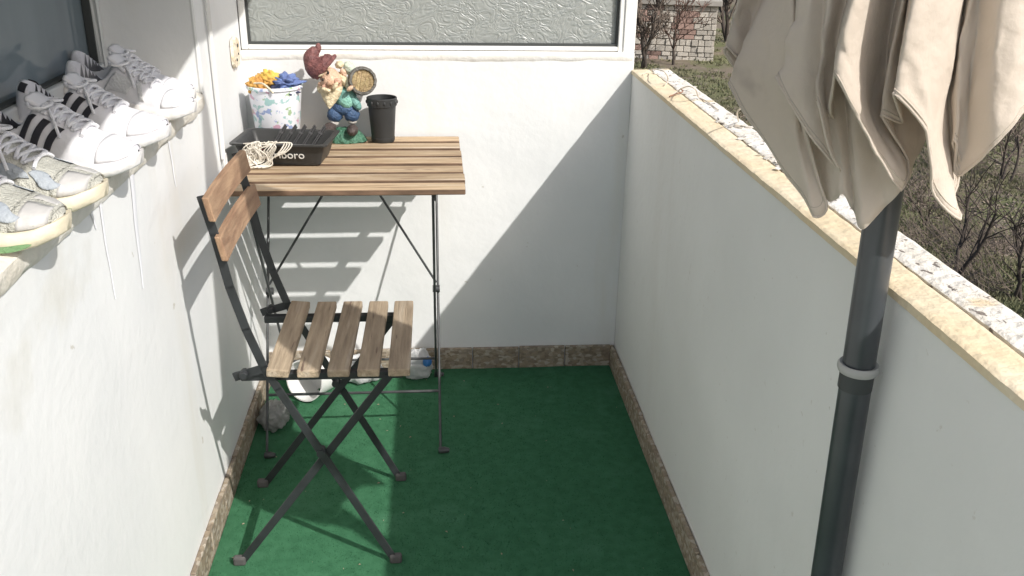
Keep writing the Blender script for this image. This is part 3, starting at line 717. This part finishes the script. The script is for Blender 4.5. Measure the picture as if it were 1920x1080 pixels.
SHOES = [('running_shoe', 'grey mesh running shoe with green sole inserts, nearest on the sill', 'grey running shoes on the sill', .252, run, 'runner', (118, 402), .045, R(1), 1),
         ('running_shoe', 'grey mesh running shoe between its twin and the black striped sneaker', 'grey running shoes on the sill', .252, run, 'runner', (190, 345), .045, R(3), -1),
         ('striped_sneaker', 'white sneaker with black side stripes next to the grey running shoes', 'white sneakers with black stripes', .254, court, 'court', (258, 287), .045, R(4), 1),
         ('striped_sneaker', 'white sneaker with black side stripes next to the plain white sneakers', 'white sneakers with black stripes', .254, court, 'court', (312, 240), .042, R(5), -1),
         ('white_sneaker', 'plain white sneaker with its toe at the far end of the sill', 'plain white sneakers', .248, plain, 'plain', (360, 190), .040, R(8), 1)]
for nm, lb, gp, Ls, ms, stl, tp, ov, th, mi_ in SHOES:
    make_shoe(nm, lb, gp, Ls, ms, stl, toe_at(*tp, ov), th, mi_)
p5 = toe_at(362, 190, -.010); p5.y = toe_at(360, 190, .040).y+.122
make_shoe('white_sneaker', 'plain white sneaker set back against the window recess, farthest of the row', 'plain white sneakers', .248, plain, 'plain', p5+Vector((.022, 0, -.002)), R(6), -1)

# ------------------------------------------------------------------ things on the table
TT = TZ+.001
# white printed bucket
bx, by = -.431, 2.583
def flowers(t, vec, last):
    for c, sc, th in (((.35, .55, .55), 34, .575), ((.62, .38, .50), 29, .60), ((.30, .38, .62), 41, .61), ((.36, .50, .30), 48, .62)):
        last = spots(c, sc, th, .03)(t, vec, last)
    return last
bk = empty('bucket', (bx, by, TT), 'white bucket with a small floral print, full of cloths', 'bucket')
b = MB(); b.lathe([(.0, .0), (.055, 0), (.057, .003), (.072, .150), (.0765, .152), (.0765, .158), (.073, .160), (.0705, .158), (.0545, .006), (.0, .006)], 40); b.build('bucket_body', mat('printed white plastic', (.80, .81, .85), .4, col2=(.76, .78, .84), scale=9, extra=flowers), bk, smooth=True)
def crumple(name, label, c, r, M, seed, amp=.5, n=26, cat='cloth'):
    b = MB(); vs = []; fs = []; c = Vector(c)
    for i in range(n+1):
        th = math.pi*i/n
        for k in range(n*2):
            a = math.pi*k/n; d = Vector((math.sin(th)*math.cos(a), math.sin(th)*math.sin(a), math.cos(th)))
            q = 1+amp*(abs(nz(d.x*2.3+seed, d.y*2.3, d.z*2.3))*1.6-.35)+amp*.45*abs(nz(d.x*6+seed, d.y*6, d.z*6))
            vs.append(c+Vector((d.x*r[0], d.y*r[1], d.z*r[2]))*q)
    for i in range(n):
        for k in range(2*n): fs.append((i*2*n+k, (i+1)*2*n+k, (i+1)*2*n+(k+1) % (2*n), i*2*n+(k+1) % (2*n)))
    b.add(vs, fs); return tag(b.build(name, M, smooth=True, angle=0), label, cat)
yel = fabric('yellow cloth', (.66, .50, .10), (.55, .30, .08), 25); blu = fabric('blue cloth', (.16, .24, .50), (.10, .13, .28), 25); org = fabric('orange cloth', (.62, .36, .10), (.50, .25, .07), 30); navy = fabric('navy cloth', (.05, .06, .12), (.03, .03, .06), 25)
crumple('cleaning_cloth', 'bunched orange cloth poking from the left side of the bucket', (bx-.042, by-.022, TT+.158), (.024, .026, .024), org, 3.3)
crumple('cleaning_cloth', 'bunched yellow cloth on top of the bucket', (bx-.012, by-.006, TT+.172), (.031, .028, .022), yel, 9.1)
crumple('cleaning_cloth', 'folded blue cloth hanging over the right of the bucket', (bx+.032, by-.012, TT+.163), (.036, .032, .020), blu, 5.7, .7)
crumple('cleaning_cloth', 'dark navy cloth tucked under the blue one in the bucket', (bx+.018, by-.020, TT+.146), (.042, .034, .014), navy, 1.7)
b = MB(); b.tube(catmull([Vector(p) for p in ((bx-.050, by-.040, TT+.168), (bx-.022, by-.060, TT+.172), (bx+.0, by-.078, TT+.160), (bx+.008, by-.080, TT+.150))], 5), .0028, 6); b.build('handle_strap', fabric('cream strap', (.72, .66, .52), (.62, .56, .42)), None, smooth=True)
bpy.data.objects['handle_strap'].parent = bk; bpy.data.objects['handle_strap'].matrix_parent_inverse = Matrix.Translation(bk.location).inverted()

# black pot
pt = empty('plant_pot', (-.142, 2.590, TT), 'small empty black plastic plant pot beside the gnome', 'pot')
pm = mat('black plastic', (.030, .032, .033), .5, var=.2, scale=25, bump=.05, bscale=80)
b = MB(); b.lathe([(.0, 0), (.0315, 0), (.033, .003), (.0335, .012), (.0325, .0125), (.0385, .100), (.0415, .101), (.0425, .122), (.041, .1235), (.0395, .122), (.0375, .102), (.031, .006), (0, .006)], 36); b.build('pot_body', pm, pt, smooth=True, angle=35)
b = MB()
for k in range(14):
    a = 2*math.pi*k/14; b.ell((.0415*math.cos(a), .0415*math.sin(a), .111), (.0035, .0035, .006), nu=8, nv=6)
b.build('rim_lug', pm, pt, smooth=True)

# black tray with printed word and red emblem
tray = empty('black_tray', (-.381, 2.395, TT), 'open black rectangular tray with printed lettering on the table', 'tray'); tray.rotation_euler.z = R(-6)
b = MB()
def rect(hx, hy, z, r=.012):
    out = []
    for cx, cy, a0 in ((hx-r, hy-r, 0), (-hx+r, hy-r, 90), (-hx+r, -hy+r, 180), (hx-r, -hy+r, 270)):
        for k in range(5): a = R(a0+k*22.5); out.append(Vector((cx+r*math.cos(a), cy+r*math.sin(a), z)))
    return out
prof = [rect(.094, .058, 0), rect(.098, .062, .002), rect(.114, .078, .052), rect(.124, .088, .055), rect(.124, .088, .059), rect(.113, .077, .059), rect(.109, .073, .056), rect(.094, .058, .006)]
b.grid([[*r_, r_[0]] for r_ in prof]); b.add(prof[0], [tuple(range(20))]); b.add(prof[-1], [tuple(range(19, -1, -1))])
b.build('tray_body', mat('black tray plastic', (.035, .036, .036), .42, var=.25, scale=14, bump=.06, bscale=60), tray, smooth=True, angle=40)
fc = bpy.data.curves.new('lettering', 'FONT'); fc.body = 'Marlboro'; fc.size = .030; fc.extrude = .0006; fc.align_x = 'CENTER'
fo = bpy.data.objects.new('lettering_curve', fc); COL.objects.link(fo)
dg = bpy.context.evaluated_depsgraph_get(); me = bpy.data.meshes.new_from_object(fo.evaluated_get(dg)); bpy.data.objects.remove(fo, do_unlink=True)
me.materials.clear(); me.materials.append(mat('white print', (.78, .78, .75), .6)); to = bpy.data.objects.new('lettering', me); COL.objects.link(to); to.parent = tray
tilt = math.atan2(.016, .050)
to.location = (.006, -.0715, .020); to.rotation_euler = (R(90)+tilt, 0, 0)
b = MB(); b.add([Vector(p) for p in ((-.070, -.0765, .044), (-.035, -.0765, .044), (-.052, -.0728, .034), (-.070, -.0690, .022))], [(0, 1, 2, 3)]); b.build('emblem', mat('red print', (.42, .05, .05), .6), tray, solid=.0012)
# comb-like things lying in the tray: dark pegs standing at the back rim
pegm = mat('dark grey plastic', (.06, .06, .062), .6)
for k in range(5):
    b = MB(); x = -.030+.026*k
    Mx = Matrix.Translation((x, .052, .050)) @ Matrix.Rotation(R(-20+6*nz(k*3.1)), 4, 'X') @ Matrix.Rotation(R(32+8*nz(k*1.7, 2)), 4, 'Y')
    b.box(-.0042, -.0008, -.004, .004, -.036, .032, Mx); b.box(.0008, .0042, -.004, .004, -.036, .030, Mx); b.box(-.006, .006, -.0045, .0045, .004, .010, Mx)
    o = b.build('clothes_peg', pegm, None, bevel=.0008); o.location = tray.location; o.rotation_euler.z = R(-6)
    tag(o, ['leftmost', 'second from left', 'middle', 'second from right', 'rightmost'][k]+' dark clothes peg leaning on the back rim of the black tray', 'clothes peg', 'dark clothes pegs in the tray')
# tangled white string
b = MB(); rs = random.Random(11)
def TP(x, y, z): return tray.matrix_basis @ Vector((x, y, z))
TM = Matrix.Translation(tray.location) @ Matrix.Rotation(R(-6), 4, 'Z')
def front(s):                            # over the rim and down the front: s 0 rim .. 1 table
    return (lerp(-.084, -.096, min(1, s*1.2)) if s < .1 else -.092+.018*s, lerp(.064, .004, s))
for k in range(15):
    pts = []; x = rs.uniform(-.072, -.012); ph = rs.uniform(0, 6)
    for j in range(12):
        s = j/11; q = .5-.5*math.cos(s*math.pi*rs.choice((1, 1, 2)))
        yy, zz = front(q*rs.uniform(.75, 1)); pts.append(TM @ Vector((x+.020*math.sin(s*7+ph)-.030*q, yy-.004-rs.uniform(0, .008), zz+.004*math.sin(ph+j))))
    b.tube(catmull(pts, 4), .0016, 5)
for k in range(7):
    pts = []; ph = rs.uniform(0, 6); cx, cz = rs.uniform(-.066, -.040), rs.uniform(.022, .040)
    for j in range(16): a = j/15*6.6+ph; pts.append(TM @ Vector((cx+.019*math.cos(a)*rs.uniform(.8, 1.1), -.094-.004*math.sin(a*2), cz+.019*math.sin(a))))
    b.tube(catmull(pts, 3), .0016, 5)
for k in range(4):                       # strands over the rim to the right
    z0 = [(-.020-.01*k, -.086, .062), (.0, -.089, .064), (.018+.006*k, -.088, .0635), (.008+.006*k, -.097, .045), (-.012, -.096, .026), (-.040+.008*k, -.094, .008), (-.066+.01*k, -.112, .005)]
    b.tube(catmull([TM @ Vector(p) for p in z0], 5), .0018, 5)
for k in range(3):
    z0 = [(-.060, -.095, .010), (-.078-.008*k, -.112, .004), (-.094-.006*k, -.130-.004*k, .004), (-.108, -.150-.006*k, .004)]
    b.tube(catmull([TM @ Vector(p) for p in z0], 5), .0018, 5)
tag(b.build('string_tangle', fabric('white string', (.78, .74, .66), (.66, .62, .54), 60), smooth=True), 'tangle of white string spilling over the front of the black tray', 'string')
b = MB(); b.ell((0, 0, 0), (.007, .006, .004), nz=.3, ns=30); o = b.build('white_pebble', lace_w, smooth=True); o.location = TM @ Vector((-.006, -.030, .0095)); tag(o, 'small white crumb lying inside the black tray', 'crumb')

# garden gnome with barrel
gn = empty('garden_gnome', (-.256, 2.598, TT), 'painted garden gnome in a red hat carrying a barrel on the table', 'garden gnome'); K = 1/700.; KZ = 1/683.
def G(px, py, d=0): return Vector(((px-640+.068*(262-py))*K, -d, (262-py)*KZ))
paint = lambda n, c, c2=None, sc=40: mat('gnome '+n, c, .55, col2=c2 or tuple(q*.6 for q in c), scale=sc*1.6, bump=.7, bscale=120)
skin = paint('skin', (.70, .50, .36), (.62, .40, .28)); beardm = paint('beard', (.74, .66, .47), (.62, .52, .34), 60); hatm = paint('hat', (.22, .085, .08), (.12, .045, .045)); shirt = paint('shirt', (.20, .42, .38), (.13, .30, .28)); trou = paint('trousers', (.06, .12, .24), (.04, .08, .16)); grass_m = paint('grass base', (.07, .20, .13), (.04, .12, .075), 90); bootm = paint('boots', (.08, .06, .055)); barrelm = paint('barrel staves', (.15, .145, .13), (.09, .085, .075)); lid = paint('barrel end', (.58, .46, .24), (.50, .36, .20), 30); whitep = paint('socks', (.72, .70, .66)); sleeve = paint('sleeve', (.62, .66, .56), (.48, .56, .46)); eye_m = paint('eyes', (.02, .018, .015))
def gp(name, M, *els, smooth=True):
    b = MB()
    for e in els: b.ell(e[0], e[1], M=e[2] if len(e) > 2 else None, nu=20, nv=14, nz=e[3] if len(e) > 3 else .06, ns=34, seed=len(name))
    return b.build(name, M, gn, smooth=True, angle=0)
RZ = lambda a: Matrix.Rotation(R(a), 3, 'Y')
# mound base
b = MB(); n = 30; rows = []
for i in range(9):
    q = i/8; rows.append([Vector(((.008+(.062-.004*nz(k*.5))*q*math.cos(2*math.pi*k/n)), .045*q*math.sin(2*math.pi*k/n), max(.0, .036*(1-q**3))+(.004*nz(k*.9, i*1.1) if 0 < i < 8 else 0))) for k in range(n+1)])
b.grid(rows); b.add([Vector((.008+.062*math.cos(2*math.pi*k/n), .045*math.sin(2*math.pi*k/n), 0)) for k in range(n)], [tuple(range(n-1, -1, -1))]); b.build('mound', grass_m, gn, smooth=True, angle=0)
gp('boot', bootm, (G(616, 234, .022), (.018, .030, .013), RZ(-8))); gp('boot', bootm, (G(660, 238, .030), (.016, .030, .015), RZ(6)))
gp('sock', whitep, (G(624, 226, .008), (.013, .012, .010))); gp('sock', whitep, (G(658, 223, .008), (.014, .012, .010)))
gp('trousers', trou, (G(625, 211, .006), (.022, .022, .022), RZ(14), .12), (G(657, 210, .006), (.022, .022, .024), RZ(-10), .12), (G(642, 198, .004), (.034, .027, .022), RZ(0), .10))
gp('shirt', shirt, (G(645, 180, .006), (.031, .027, .030), RZ(-12), .08))
gp('apron', paint('apron', (.28, .56, .46), (.20, .44, .37)), (G(648, 185, .024), (.018, .012, .018), RZ(-10)))
gp('sleeve', sleeve, (G(657, 150, .010), (.018, .018, .026), RZ(30), .15), (G(651, 126, -.004), (.016, .016, .020), RZ(-30), .15))
gp('arm', shirt, (G(664, 186, .018), (.012, .014, .026), RZ(-30)))
hd = gp('head', skin, (G(617, 146, .012), (.029, .028, .036), RZ(-24), .03))
gp('ear', skin, (G(598, 155, .016), (.007, .006, .011), RZ(-24))); gp('ear', skin, (G(640, 132, .012), (.008, .006, .012), RZ(-24)))
gp('cheek', paint('cheek', (.72, .44, .32)), (G(608, 156, .036), (.010, .008, .009)), (G(631, 145, .036), (.010, .008, .009)))
gp('nose', paint('nose', (.68, .43, .28)), (G(617, 147, .046), (.0085, .010, .0085)))
for (ex, ey) in ((603, 142), (613, 129)): gp('eye', eye_m, (G(ex, ey, .038), (.0034, .003, .0044)))
gp('eyebrow', beardm, (G(600, 133, .038), (.009, .005, .0036), RZ(-36)), (G(612, 120, .036), (.009, .005, .0036), RZ(-20)))
# beard: tapering lumpy wedge with strand ridges
b = MB(); rows = []; bt, be = G(619, 160, .026), G(616, 197, .034)
for i in range(13):
    q = i/12; c = bt.lerp(be, q); w_ = .030*(1-q)**.75*(1+.25*math.sin(q*3)); 
    rows.append([c+Vector((w_*math.cos(2*math.pi*k/24)*(1+.10*math.sin(k*2.6)), -.012*math.sin(2*math.pi*k/24)*(1-.6*q)*(1+.2*math.sin(k*2.6)), .006*math.cos(2*math.pi*k/24)**2*(1-q))) for k in range(25)])
b.grid(rows); b.add(rows[0][:24], [tuple(range(24))]); b.build('beard', beardm, gn, smooth=True, angle=0)
gp('moustache', beardm, (G(610, 160, .044), (.013, .007, .006), RZ(20), .2), (G(627, 153, .044), (.013, .007, .006), RZ(-58), .2))
for hq in ((G(640, 146, .004), (.012, .018, .022), RZ(-24), .25), (G(597, 163, .006), (.010, .016, .014), RZ(-24), .25), (G(632, 118, .006), (.012, .016, .010), RZ(-24), .25)): gp('hair', beardm, hq)
# hat: bent cone
b = MB(); path = [(608, 122, .010), (599, 121, .010), (590, 120, .008), (582, 112, .006), (580, 103, .004), (584, 95, .002), (590, 90, 0), (591, 84, 0), (589, 80, 0)]
pp = catmull([G(*p) for p in path], 4); rad_tab = [(0, .032), (.12, .034), (.25, .030), (.45, .020), (.62, .0135), (.78, .008), (.9, .006), (1, .0035)]
n = 18; rows = []
ax0 = Vector((-.72, 0, .70))
for i, p in enumerate(pp):
    q = i/(len(pp)-1); d = (pp[min(i+1, len(pp)-1)]-pp[max(i-1, 0)]).normalized(); d = (ax0*(1-min(1, q*2.2))+d*min(1, q*2.2)).normalized(); yv = Vector((0, 1, 0)); u = d.cross(yv).normalized(); r_ = curve(rad_tab, q)
    rows.append([p+(u*math.cos(2*math.pi*k/n)*1.18+yv*math.sin(2*math.pi*k/n)*.95)*r_*(1+.06*nz(k*.8, i*.5)) for k in range(n+1)])
b.grid(rows); b.add(rows[0][:n], [tuple(range(n))]); b.add(rows[-1][:n], [tuple(range(n-1, -1, -1))]); b.build('hat', hatm, gn, smooth=True, angle=0)
b = MB(); rows0 = rows[1]; b.tube(rows0[:n], .0055, 8, closed=True); b.build('hat_brim', hatm, gn, smooth=True)
# barrel, end facing the viewer
bc = G(677, 146, .020); bd = Vector((.22, -.95, .20)).normalized(); q_ = Vector((0, 0, 1)).rotation_difference(bd).to_matrix().to_4x4(); Mb = Matrix.Translation(bc) @ q_
br = empty('barrel', (0, 0, 0)); br.parent = gn
b = MB(); ns_ = 14
prof = [(.031, -.062), (.036, -.040), (.0385, -.015), (.0385, .005), (.0375, .014), (.031, .0145), (.030, .008)]
vs = []; 
for (r_, z) in prof:
    for k in range(ns_*3):
        a = 2*math.pi*k/(ns_*3); rr_ = r_*(1 if k % 3 else .972); vs.append(Mb @ Vector((rr_*math.cos(a), rr_*math.sin(a), z)))
n = ns_*3; fs = [(i*n+k, i*n+(k+1) % n, (i+1)*n+(k+1) % n, (i+1)*n+k) for i in range(len(prof)-1) for k in range(n)]+[tuple(range(n-1, -1, -1))]
b.add(vs, fs); b.build('staves', barrelm, br, smooth=True, angle=50)
b = MB(); b.lathe([(.0, .009), (.0305, .009)], 30, Mb); b.build('barrel_end', lid, br)
b = MB()
for x in (-.018, -.006, .006, .018): b.box(x-.0006, x+.0006, -math.sqrt(.029**2-x*x), math.sqrt(.029**2-x*x), .0092, .0098, Mb)
b.build('end_seam', paint('seam', (.30, .20, .10)), br)
for z in (-.048, -.008):
    b = MB(); b.lathe([(.0352 if z < -.02 else .0388, z-.004), (.0362 if z < -.02 else .0396, z), (.0368 if z < -.02 else .0392, z+.004)], 30, Mb); b.build('hoop', mat('gnome hoop', (.12, .12, .12), .45), br, smooth=True)
gp('hand', skin, (G(655, 157, .046), (.011, .008, .006), RZ(-38)))

# ------------------------------------------------------------------ things on the floor under the chair and table
plast = mat('white plastic bag', (.78, .79, .80), .35, col2=(.70, .71, .72), scale=10, transl=.35, bump=.9, bscale=45)
clear = mat('greyish clear bag', (.50, .51, .50), .25, col2=(.38, .39, .38), scale=12, transl=.45, bump=.9, bscale=45)
def bag(name, label, c, r, M, seed, amp):
    b = MB(); n = 30; vs = []; fs = []; c = Vector(c)
    for i in range(n+1):
        th = math.pi*i/n
        for k in range(2*n):
            a = math.pi*k/n; d = Vector((math.sin(th)*math.cos(a), math.sin(th)*math.sin(a), math.cos(th)))
            e = abs(nz(d.x*1.8+seed, d.y*1.8, d.z*1.8))+.5*abs(nz(d.x*4+seed, d.y*4, d.z*4+2))+.25*abs(nz(d.x*9+seed, d.y*9, d.z*9))
            p = Vector((d.x*r[0], d.y*r[1], d.z*r[2]))*(1+amp*(e-.45)); p.z = max(p.z, -r[2]*.72); vs.append(c+p+Vector((0, 0, r[2]*.72)))
    for i in range(n):
        for k in range(2*n): fs.append((i*2*n+k, (i+1)*2*n+k, (i+1)*2*n+(k+1) % (2*n), i*2*n+(k+1) % (2*n)))
    b.add(vs, fs); return tag(b.build(name, M, smooth=True, angle=0), label, 'bag')
FZ0 = .010
# round white tub lying on its side, open end toward the room
tubm = mat('white tub plastic', (.80, .80, .79), .45, var=.06, scale=10)
Mt = Matrix.Translation((-.392, 2.470, FZ0+.064)) @ Matrix.Rotation(R(-28), 4, 'Z') @ Matrix.Rotation(R(78), 4, 'X')
b = MB(); b.lathe([(.0, -.10), (.050, -.10), (.054, -.096), (.061, .0), (.064, .002), (.064, .006), (.060, .006), (.052, -.092), (0, -.094)], 36, Mt); o = b.build('plastic_tub', tubm, smooth=True, angle=40)
tag(o, 'white plastic tub lying on its side under the chair', 'tub')
bag('plastic_bag', 'crumpled greyish plastic bag under the chair by the left wall', (-.468, 2.335, FZ0), (.042, .060, .036), clear, 4.2, .4)
bag('plastic_bag', 'full white plastic bag with a blue patch against the back wall', (-.062, 2.600, FZ0), (.048, .036, .055), plast, 8.8, .35)
o = bag('plastic_bag', 'white plastic bag slumped at the foot of the back wall, half behind the seat', (-.240, 2.590, FZ0), (.070, .042, .048), plast, 2.9, .35)
bb = bpy.data.objects['plastic_bag.001']
b = MB(); b.ell((-.030, 2.572, .075), (.014, .010, .016), nz=.3, ns=40); o = b.build('blue_patch', mat('blue print', (.06, .22, .60), .45), bb, smooth=True)

# ------------------------------------------------------------------ the garden beyond the parapet
def branch(b, p, d, L, r, depth, rg, segs=5, up=.08, twist=.35, minr=.0022, kids=(2, 3)):
    pts = [p]; rs_ = [r]; dd = d.normalized()
    for i in range(segs):
        dd = (dd+Vector((rg.uniform(-1, 1), rg.uniform(-1, 1), rg.uniform(-1, 1)))*twist*.5+Vector((0, 0, up))).normalized()
        p = p+dd*(L/segs); pts.append(p); rs_.append(max(minr, r*(1-.62*(i+1)/segs)))
    b.tube(pts, rs_, 5 if r > .02 else 4 if r > .008 else 3, cap=False)
    if depth > 0:
        for k in range(rg.randint(*kids)+ (1 if depth > 2 else 0)):
            i = rg.randint(max(1, segs//3), segs); nd = (dd+Vector((rg.uniform(-1, 1), rg.uniform(-1, 1), rg.uniform(-.5, .9)))*.95).normalized()
            branch(b, pts[i], nd, L*rg.uniform(.5, .78), max(minr, rs_[i]*.72), depth-1, rg, segs, up, twist, minr, kids)
bark = mat('dark bark', (.075, .06, .05), .95, var=.4, scale=20, bump=.6, bscale=40)
twig = mat('brown twigs', (.20, .16, .13), .95, var=.4, scale=8); twig_red = mat('reddish twigs', (.19, .12, .095), .95, var=.4, scale=8); twig_g = mat('grey twigs', (.20, .18, .155), .95, var=.3, scale=8)
def tree(name, label, x, y, L, r, seed, cat='tree', stems=1, depth=4, tm=None, group=None, spread=.25, up=.06, twist=.4, minr=.004, kids=(2, 3)):
    rg = random.Random(seed); z = gh(x, y)-.05; root = empty(name, (x, y, z), label, cat, group)
    bt_ = MB(); bc_ = MB()
    for s in range(stems):
        d = Vector((rg.uniform(-1, 1)*spread, rg.uniform(-1, 1)*spread, 1)).normalized()
        pts = [Vector((rg.uniform(-.1, .1)*(stems > 1), rg.uniform(-.1, .1)*(stems > 1), 0))]; rs_ = [r]; dd = d
        for i in range(6):
            dd = (dd+Vector((rg.uniform(-1, 1), rg.uniform(-1, 1), rg.uniform(-.3, .6)))*twist*.45).normalized(); pts.append(pts[-1]+dd*L/6); rs_.append(r*(1-.5*(i+1)/6))
        bt_.tube(pts, rs_, 7, cap=False)
        for i in range(2, 7):
            for k in range(2 if i < 6 else 3):
                nd = (dd+Vector((rg.uniform(-1, 1), rg.uniform(-1, 1), rg.uniform(-.35, .7)))*1.1).normalized()
                branch(bc_, pts[i], nd, L*rg.uniform(.35, .6), rs_[i]*.62, depth-1, rg, 5, up, twist, minr, kids)
    bt_.build('trunk', bark, root, smooth=True, angle=0); bc_.build('crown', tm or twig, root, smooth=True, angle=0)
    return root
def gpt(px, py): return at(px, py, 2, GZ)
def plant(name, label, px, py, *a, **k): p = gpt(px, py); return tree(name, label, p.x, p.y, *a, **k)
# near bare shrub whose dark limbs show right of the parasol
plant('bare_shrub', 'dark bare shrub with forking limbs just right of the parasol', 1790, 520, 1.15, .030, 5, 'shrub', 2, 2, bark, 'bare shrubs in the garden', .5, .03, .5, .006, (1, 2))
plant('bare_shrub', 'dark bare shrub at the right edge above the coping', 1905, 560, 1.0, .026, 12, 'shrub', 2, 2, bark, 'bare shrubs in the garden', .6, .02, .55, .006, (1, 2))
plant('bare_shrub', 'tangled brown shrub behind the right edge of the parasol', 1880, 340, 1.1, .026, 23, 'shrub', 3, 3, twig, 'bare shrubs in the garden', .6, .02, .55, .006, (1, 2))
plant('bare_shrub', 'small dark shrub seen between the parasol folds', 1745, 420, .7, .016, 31, 'shrub', 2, 3, twig, 'bare shrubs in the garden', .6, .03, .5, .005, (1, 2))
# twiggy growth before and beside the stone hut
plant('bare_tree', 'reddish bare tree in front of the stone hut', 1262, 122, 1.5, .045, 41, 'tree', 1, 4, twig_red, 'bare trees round the hut', .35, .05, .45, .009, (1, 3))
plant('bare_tree', 'dark bare tree left of the stone hut by the glass screen', 1205, 128, 1.7, .06, 44, 'tree', 2, 4, twig, 'bare trees round the hut', .35, .05, .45, .012)
plant('bare_tree', 'dark bare tree on the right of the stone hut', 1362, 80, 2.0, .08, 47, 'tree', 2, 4, twig, 'bare trees round the hut', .3, .06, .4, .014)
for i, (px, py, L_, sd) in enumerate(((1120, 60, 2.4, 51), (980, 70, 2.6, 53), (800, 50, 2.8, 57), (600, 60, 2.6, 59), (1480, 30, 2.6, 63), (1640, 60, 2.2, 66), (1800, 80, 2.0, 69), (1960, 120, 2.0, 71))):
    plant('bare_tree', ['bare tree far behind the right part of the glass screen', 'bare tree far behind the middle of the glass screen', 'bare tree far behind the left part of the glass screen', 'bare tree far behind the left end of the glass screen', 'far bare tree behind the left of the parasol', 'far bare tree behind the middle of the parasol', 'far bare tree behind the right of the parasol', 'far bare tree beyond the right edge of the view'][i], px, py, L_, .10, sd, 'tree', 1, 4, twig_g, 'bare trees at the end of the garden', .3, .07, .4, .016)

# stone hut
hp = gpt(1268, 112); hut = empty('stone_hut', (hp.x, hp.y, GZ), 'small pale stone hut with reddish brick patches at the garden end', 'hut')
vd = Vector((hp.x, hp.y, 0)).normalized(); hut.rotation_euler.z = math.atan2(vd.y, vd.x)-R(90)
stm = mat('pale hut stone', (.56, .52, .46), .95, col2=(.42, .39, .34), scale=5, bump=.6, bscale=12, objrand=.2); brm = mat('hut brick', (.38, .26, .22), .95, var=.3, scale=6, bump=.5, bscale=12, objrand=.3); hdk = mat('hut mortar', (.46, .42, .37), .95, var=.3, scale=4)
px_m = hp.length/1728*1.04
b = MB(); b.box(-2.6, 1.10, .02, 2.4, -.2, 1.62); b.build('hut_wall', hdk, hut)
b = MB(); b.box(-2.75, 1.22, -.15, 2.55, 1.62, 1.80); b.build('roof_slab', mat('roof concrete', (.42, .40, .36), .9, col2=(.30, .28, .25), scale=3), hut, bevel=.02)
b = MB(); b.box(-.5, .5, 0, 1, 0, 1); st0 = b.build('stone', stm, hut, bevel=.06); b = MB(); b.box(-.5, .5, 0, 1, 0, 1); bk0 = b.build('brick', brm, hut, bevel=.04)
rg = random.Random(9); z = -.05; used = {st0: 0, bk0: 0}
while z < 1.5:
    hh = rg.uniform(.13, .20); x = -2.55+rg.uniform(0, .1)
    while x < 1.05:
        ww = rg.uniform(.16, .34); ww = min(ww, 1.12-x)
        isb = (-.25 < x < .35 and .5 < z < 1.3 and rg.random() < .75) or (x < -.6 and rg.random() < .35)
        src = bk0 if isb else st0
        if ww > .06 and not (-.62 < x+ww/2 < -.30 and z < 1.15 and False):
            o = src if used[src] == 0 else copy_mesh(src, hut); used[src] += 1
            o.location = (x+ww/2, -.04+rg.uniform(-.03, .02), z+.012); o.scale = (ww-.02, .09, min(hh, 1.61-z)-.022)
        x += ww
    z += hh
# grass blades and leaf litter: uncountable, one object each
def scatter(name, M, n, x_rng, seed, fn):
    rg = random.Random(seed); vs = []; fs = []
    for i in range(n):
        px = rg.uniform(*x_rng[0]); py = rg.uniform(*x_rng[1]); p = gpt(px, py); x, y = p.x+rg.uniform(-.2, .2), p.y+rg.uniform(-.2, .2)
        fn(rg, x, y, gh(x, y), vs, fs)
    me = bpy.data.meshes.new(name); me.from_pydata(vs, [], fs); me.materials.append(M)
    o = bpy.data.objects.new(name, me); COL.objects.link(o); o['kind'] = 'stuff'; return o
def blade(rg, x, y, z, vs, fs):
    if nz(x*.5, y*.5, 7) < -.05 and rg.random() < .85: return
    d = math.hypot(x, y)
    for q in range(3):
        a = rg.uniform(0, 6.28); h_ = rg.uniform(.03, .10); s = .006+.0009*d; ox, oy = rg.uniform(-.08, .08), rg.uniform(-.08, .08); k = len(vs); xx, yy = x+rg.uniform(-.07, .07), y+rg.uniform(-.07, .07)
        vs += [(xx-math.cos(a)*s, yy-math.sin(a)*s, z-.01), (xx+math.cos(a)*s, yy+math.sin(a)*s, z-.01), (xx+ox, yy+oy, z+h_)]; fs.append((k, k+1, k+2))
def leaf(rg, x, y, z, vs, fs):
    if nz(x*.5, y*.5, 7) > .16 and rg.random() < .9: return
    a = rg.uniform(0, 6.28); s = rg.uniform(.02, .05); t_ = rg.uniform(-.02, .03); k = len(vs); c, q = math.cos(a)*s, math.sin(a)*s
    vs += [(x-c, y-q, z+.01), (x+q*.6, y-c*.6, z+.015+t_), (x+c, y+q, z+.02), (x-q*.6, y+c*.6, z+.012+abs(t_))]; fs.append((k, k+1, k+2, k+3))
tag(scatter('grass', mat('garden grass', (.155, .17, .085), .9, col2=(.21, .195, .12), scale=1.2, transl=.2), 36000, ((1150, 2050), (40, 640)), 3, blade), 'rough winter grass in the garden below', 'grass')
tag(scatter('leaf_litter', mat('dead leaves', (.29, .23, .18), .9, col2=(.19, .155, .13), scale=3), 16000, ((1350, 2050), (150, 680)), 4, leaf), 'brown dead leaves under the shrubs', 'leaves')
def dead(rg, x, y, z, vs, fs):
    if nz(x*.6+4, y*.6, 2) < -.02: return
    a = rg.uniform(0, 6.28); L_ = rg.uniform(.10, .45); up = rg.uniform(.02, .40); c, q = math.cos(a)*L_*.5, math.sin(a)*L_*.5; s = .0045; k = len(vs)
    vs += [(x-c, y-q, z), (x-c+s, y-q+s, z+.008), (x+c, y+q, z+up), (x+c+s, y+q, z+up+.006)]; fs.append((k, k+1, k+3, k+2))
tag(scatter('brushwood', twig, 9000, ((1500, 2050), (280, 680)), 6, dead), 'thin dead stems and brushwood under the shrubs', 'brushwood')
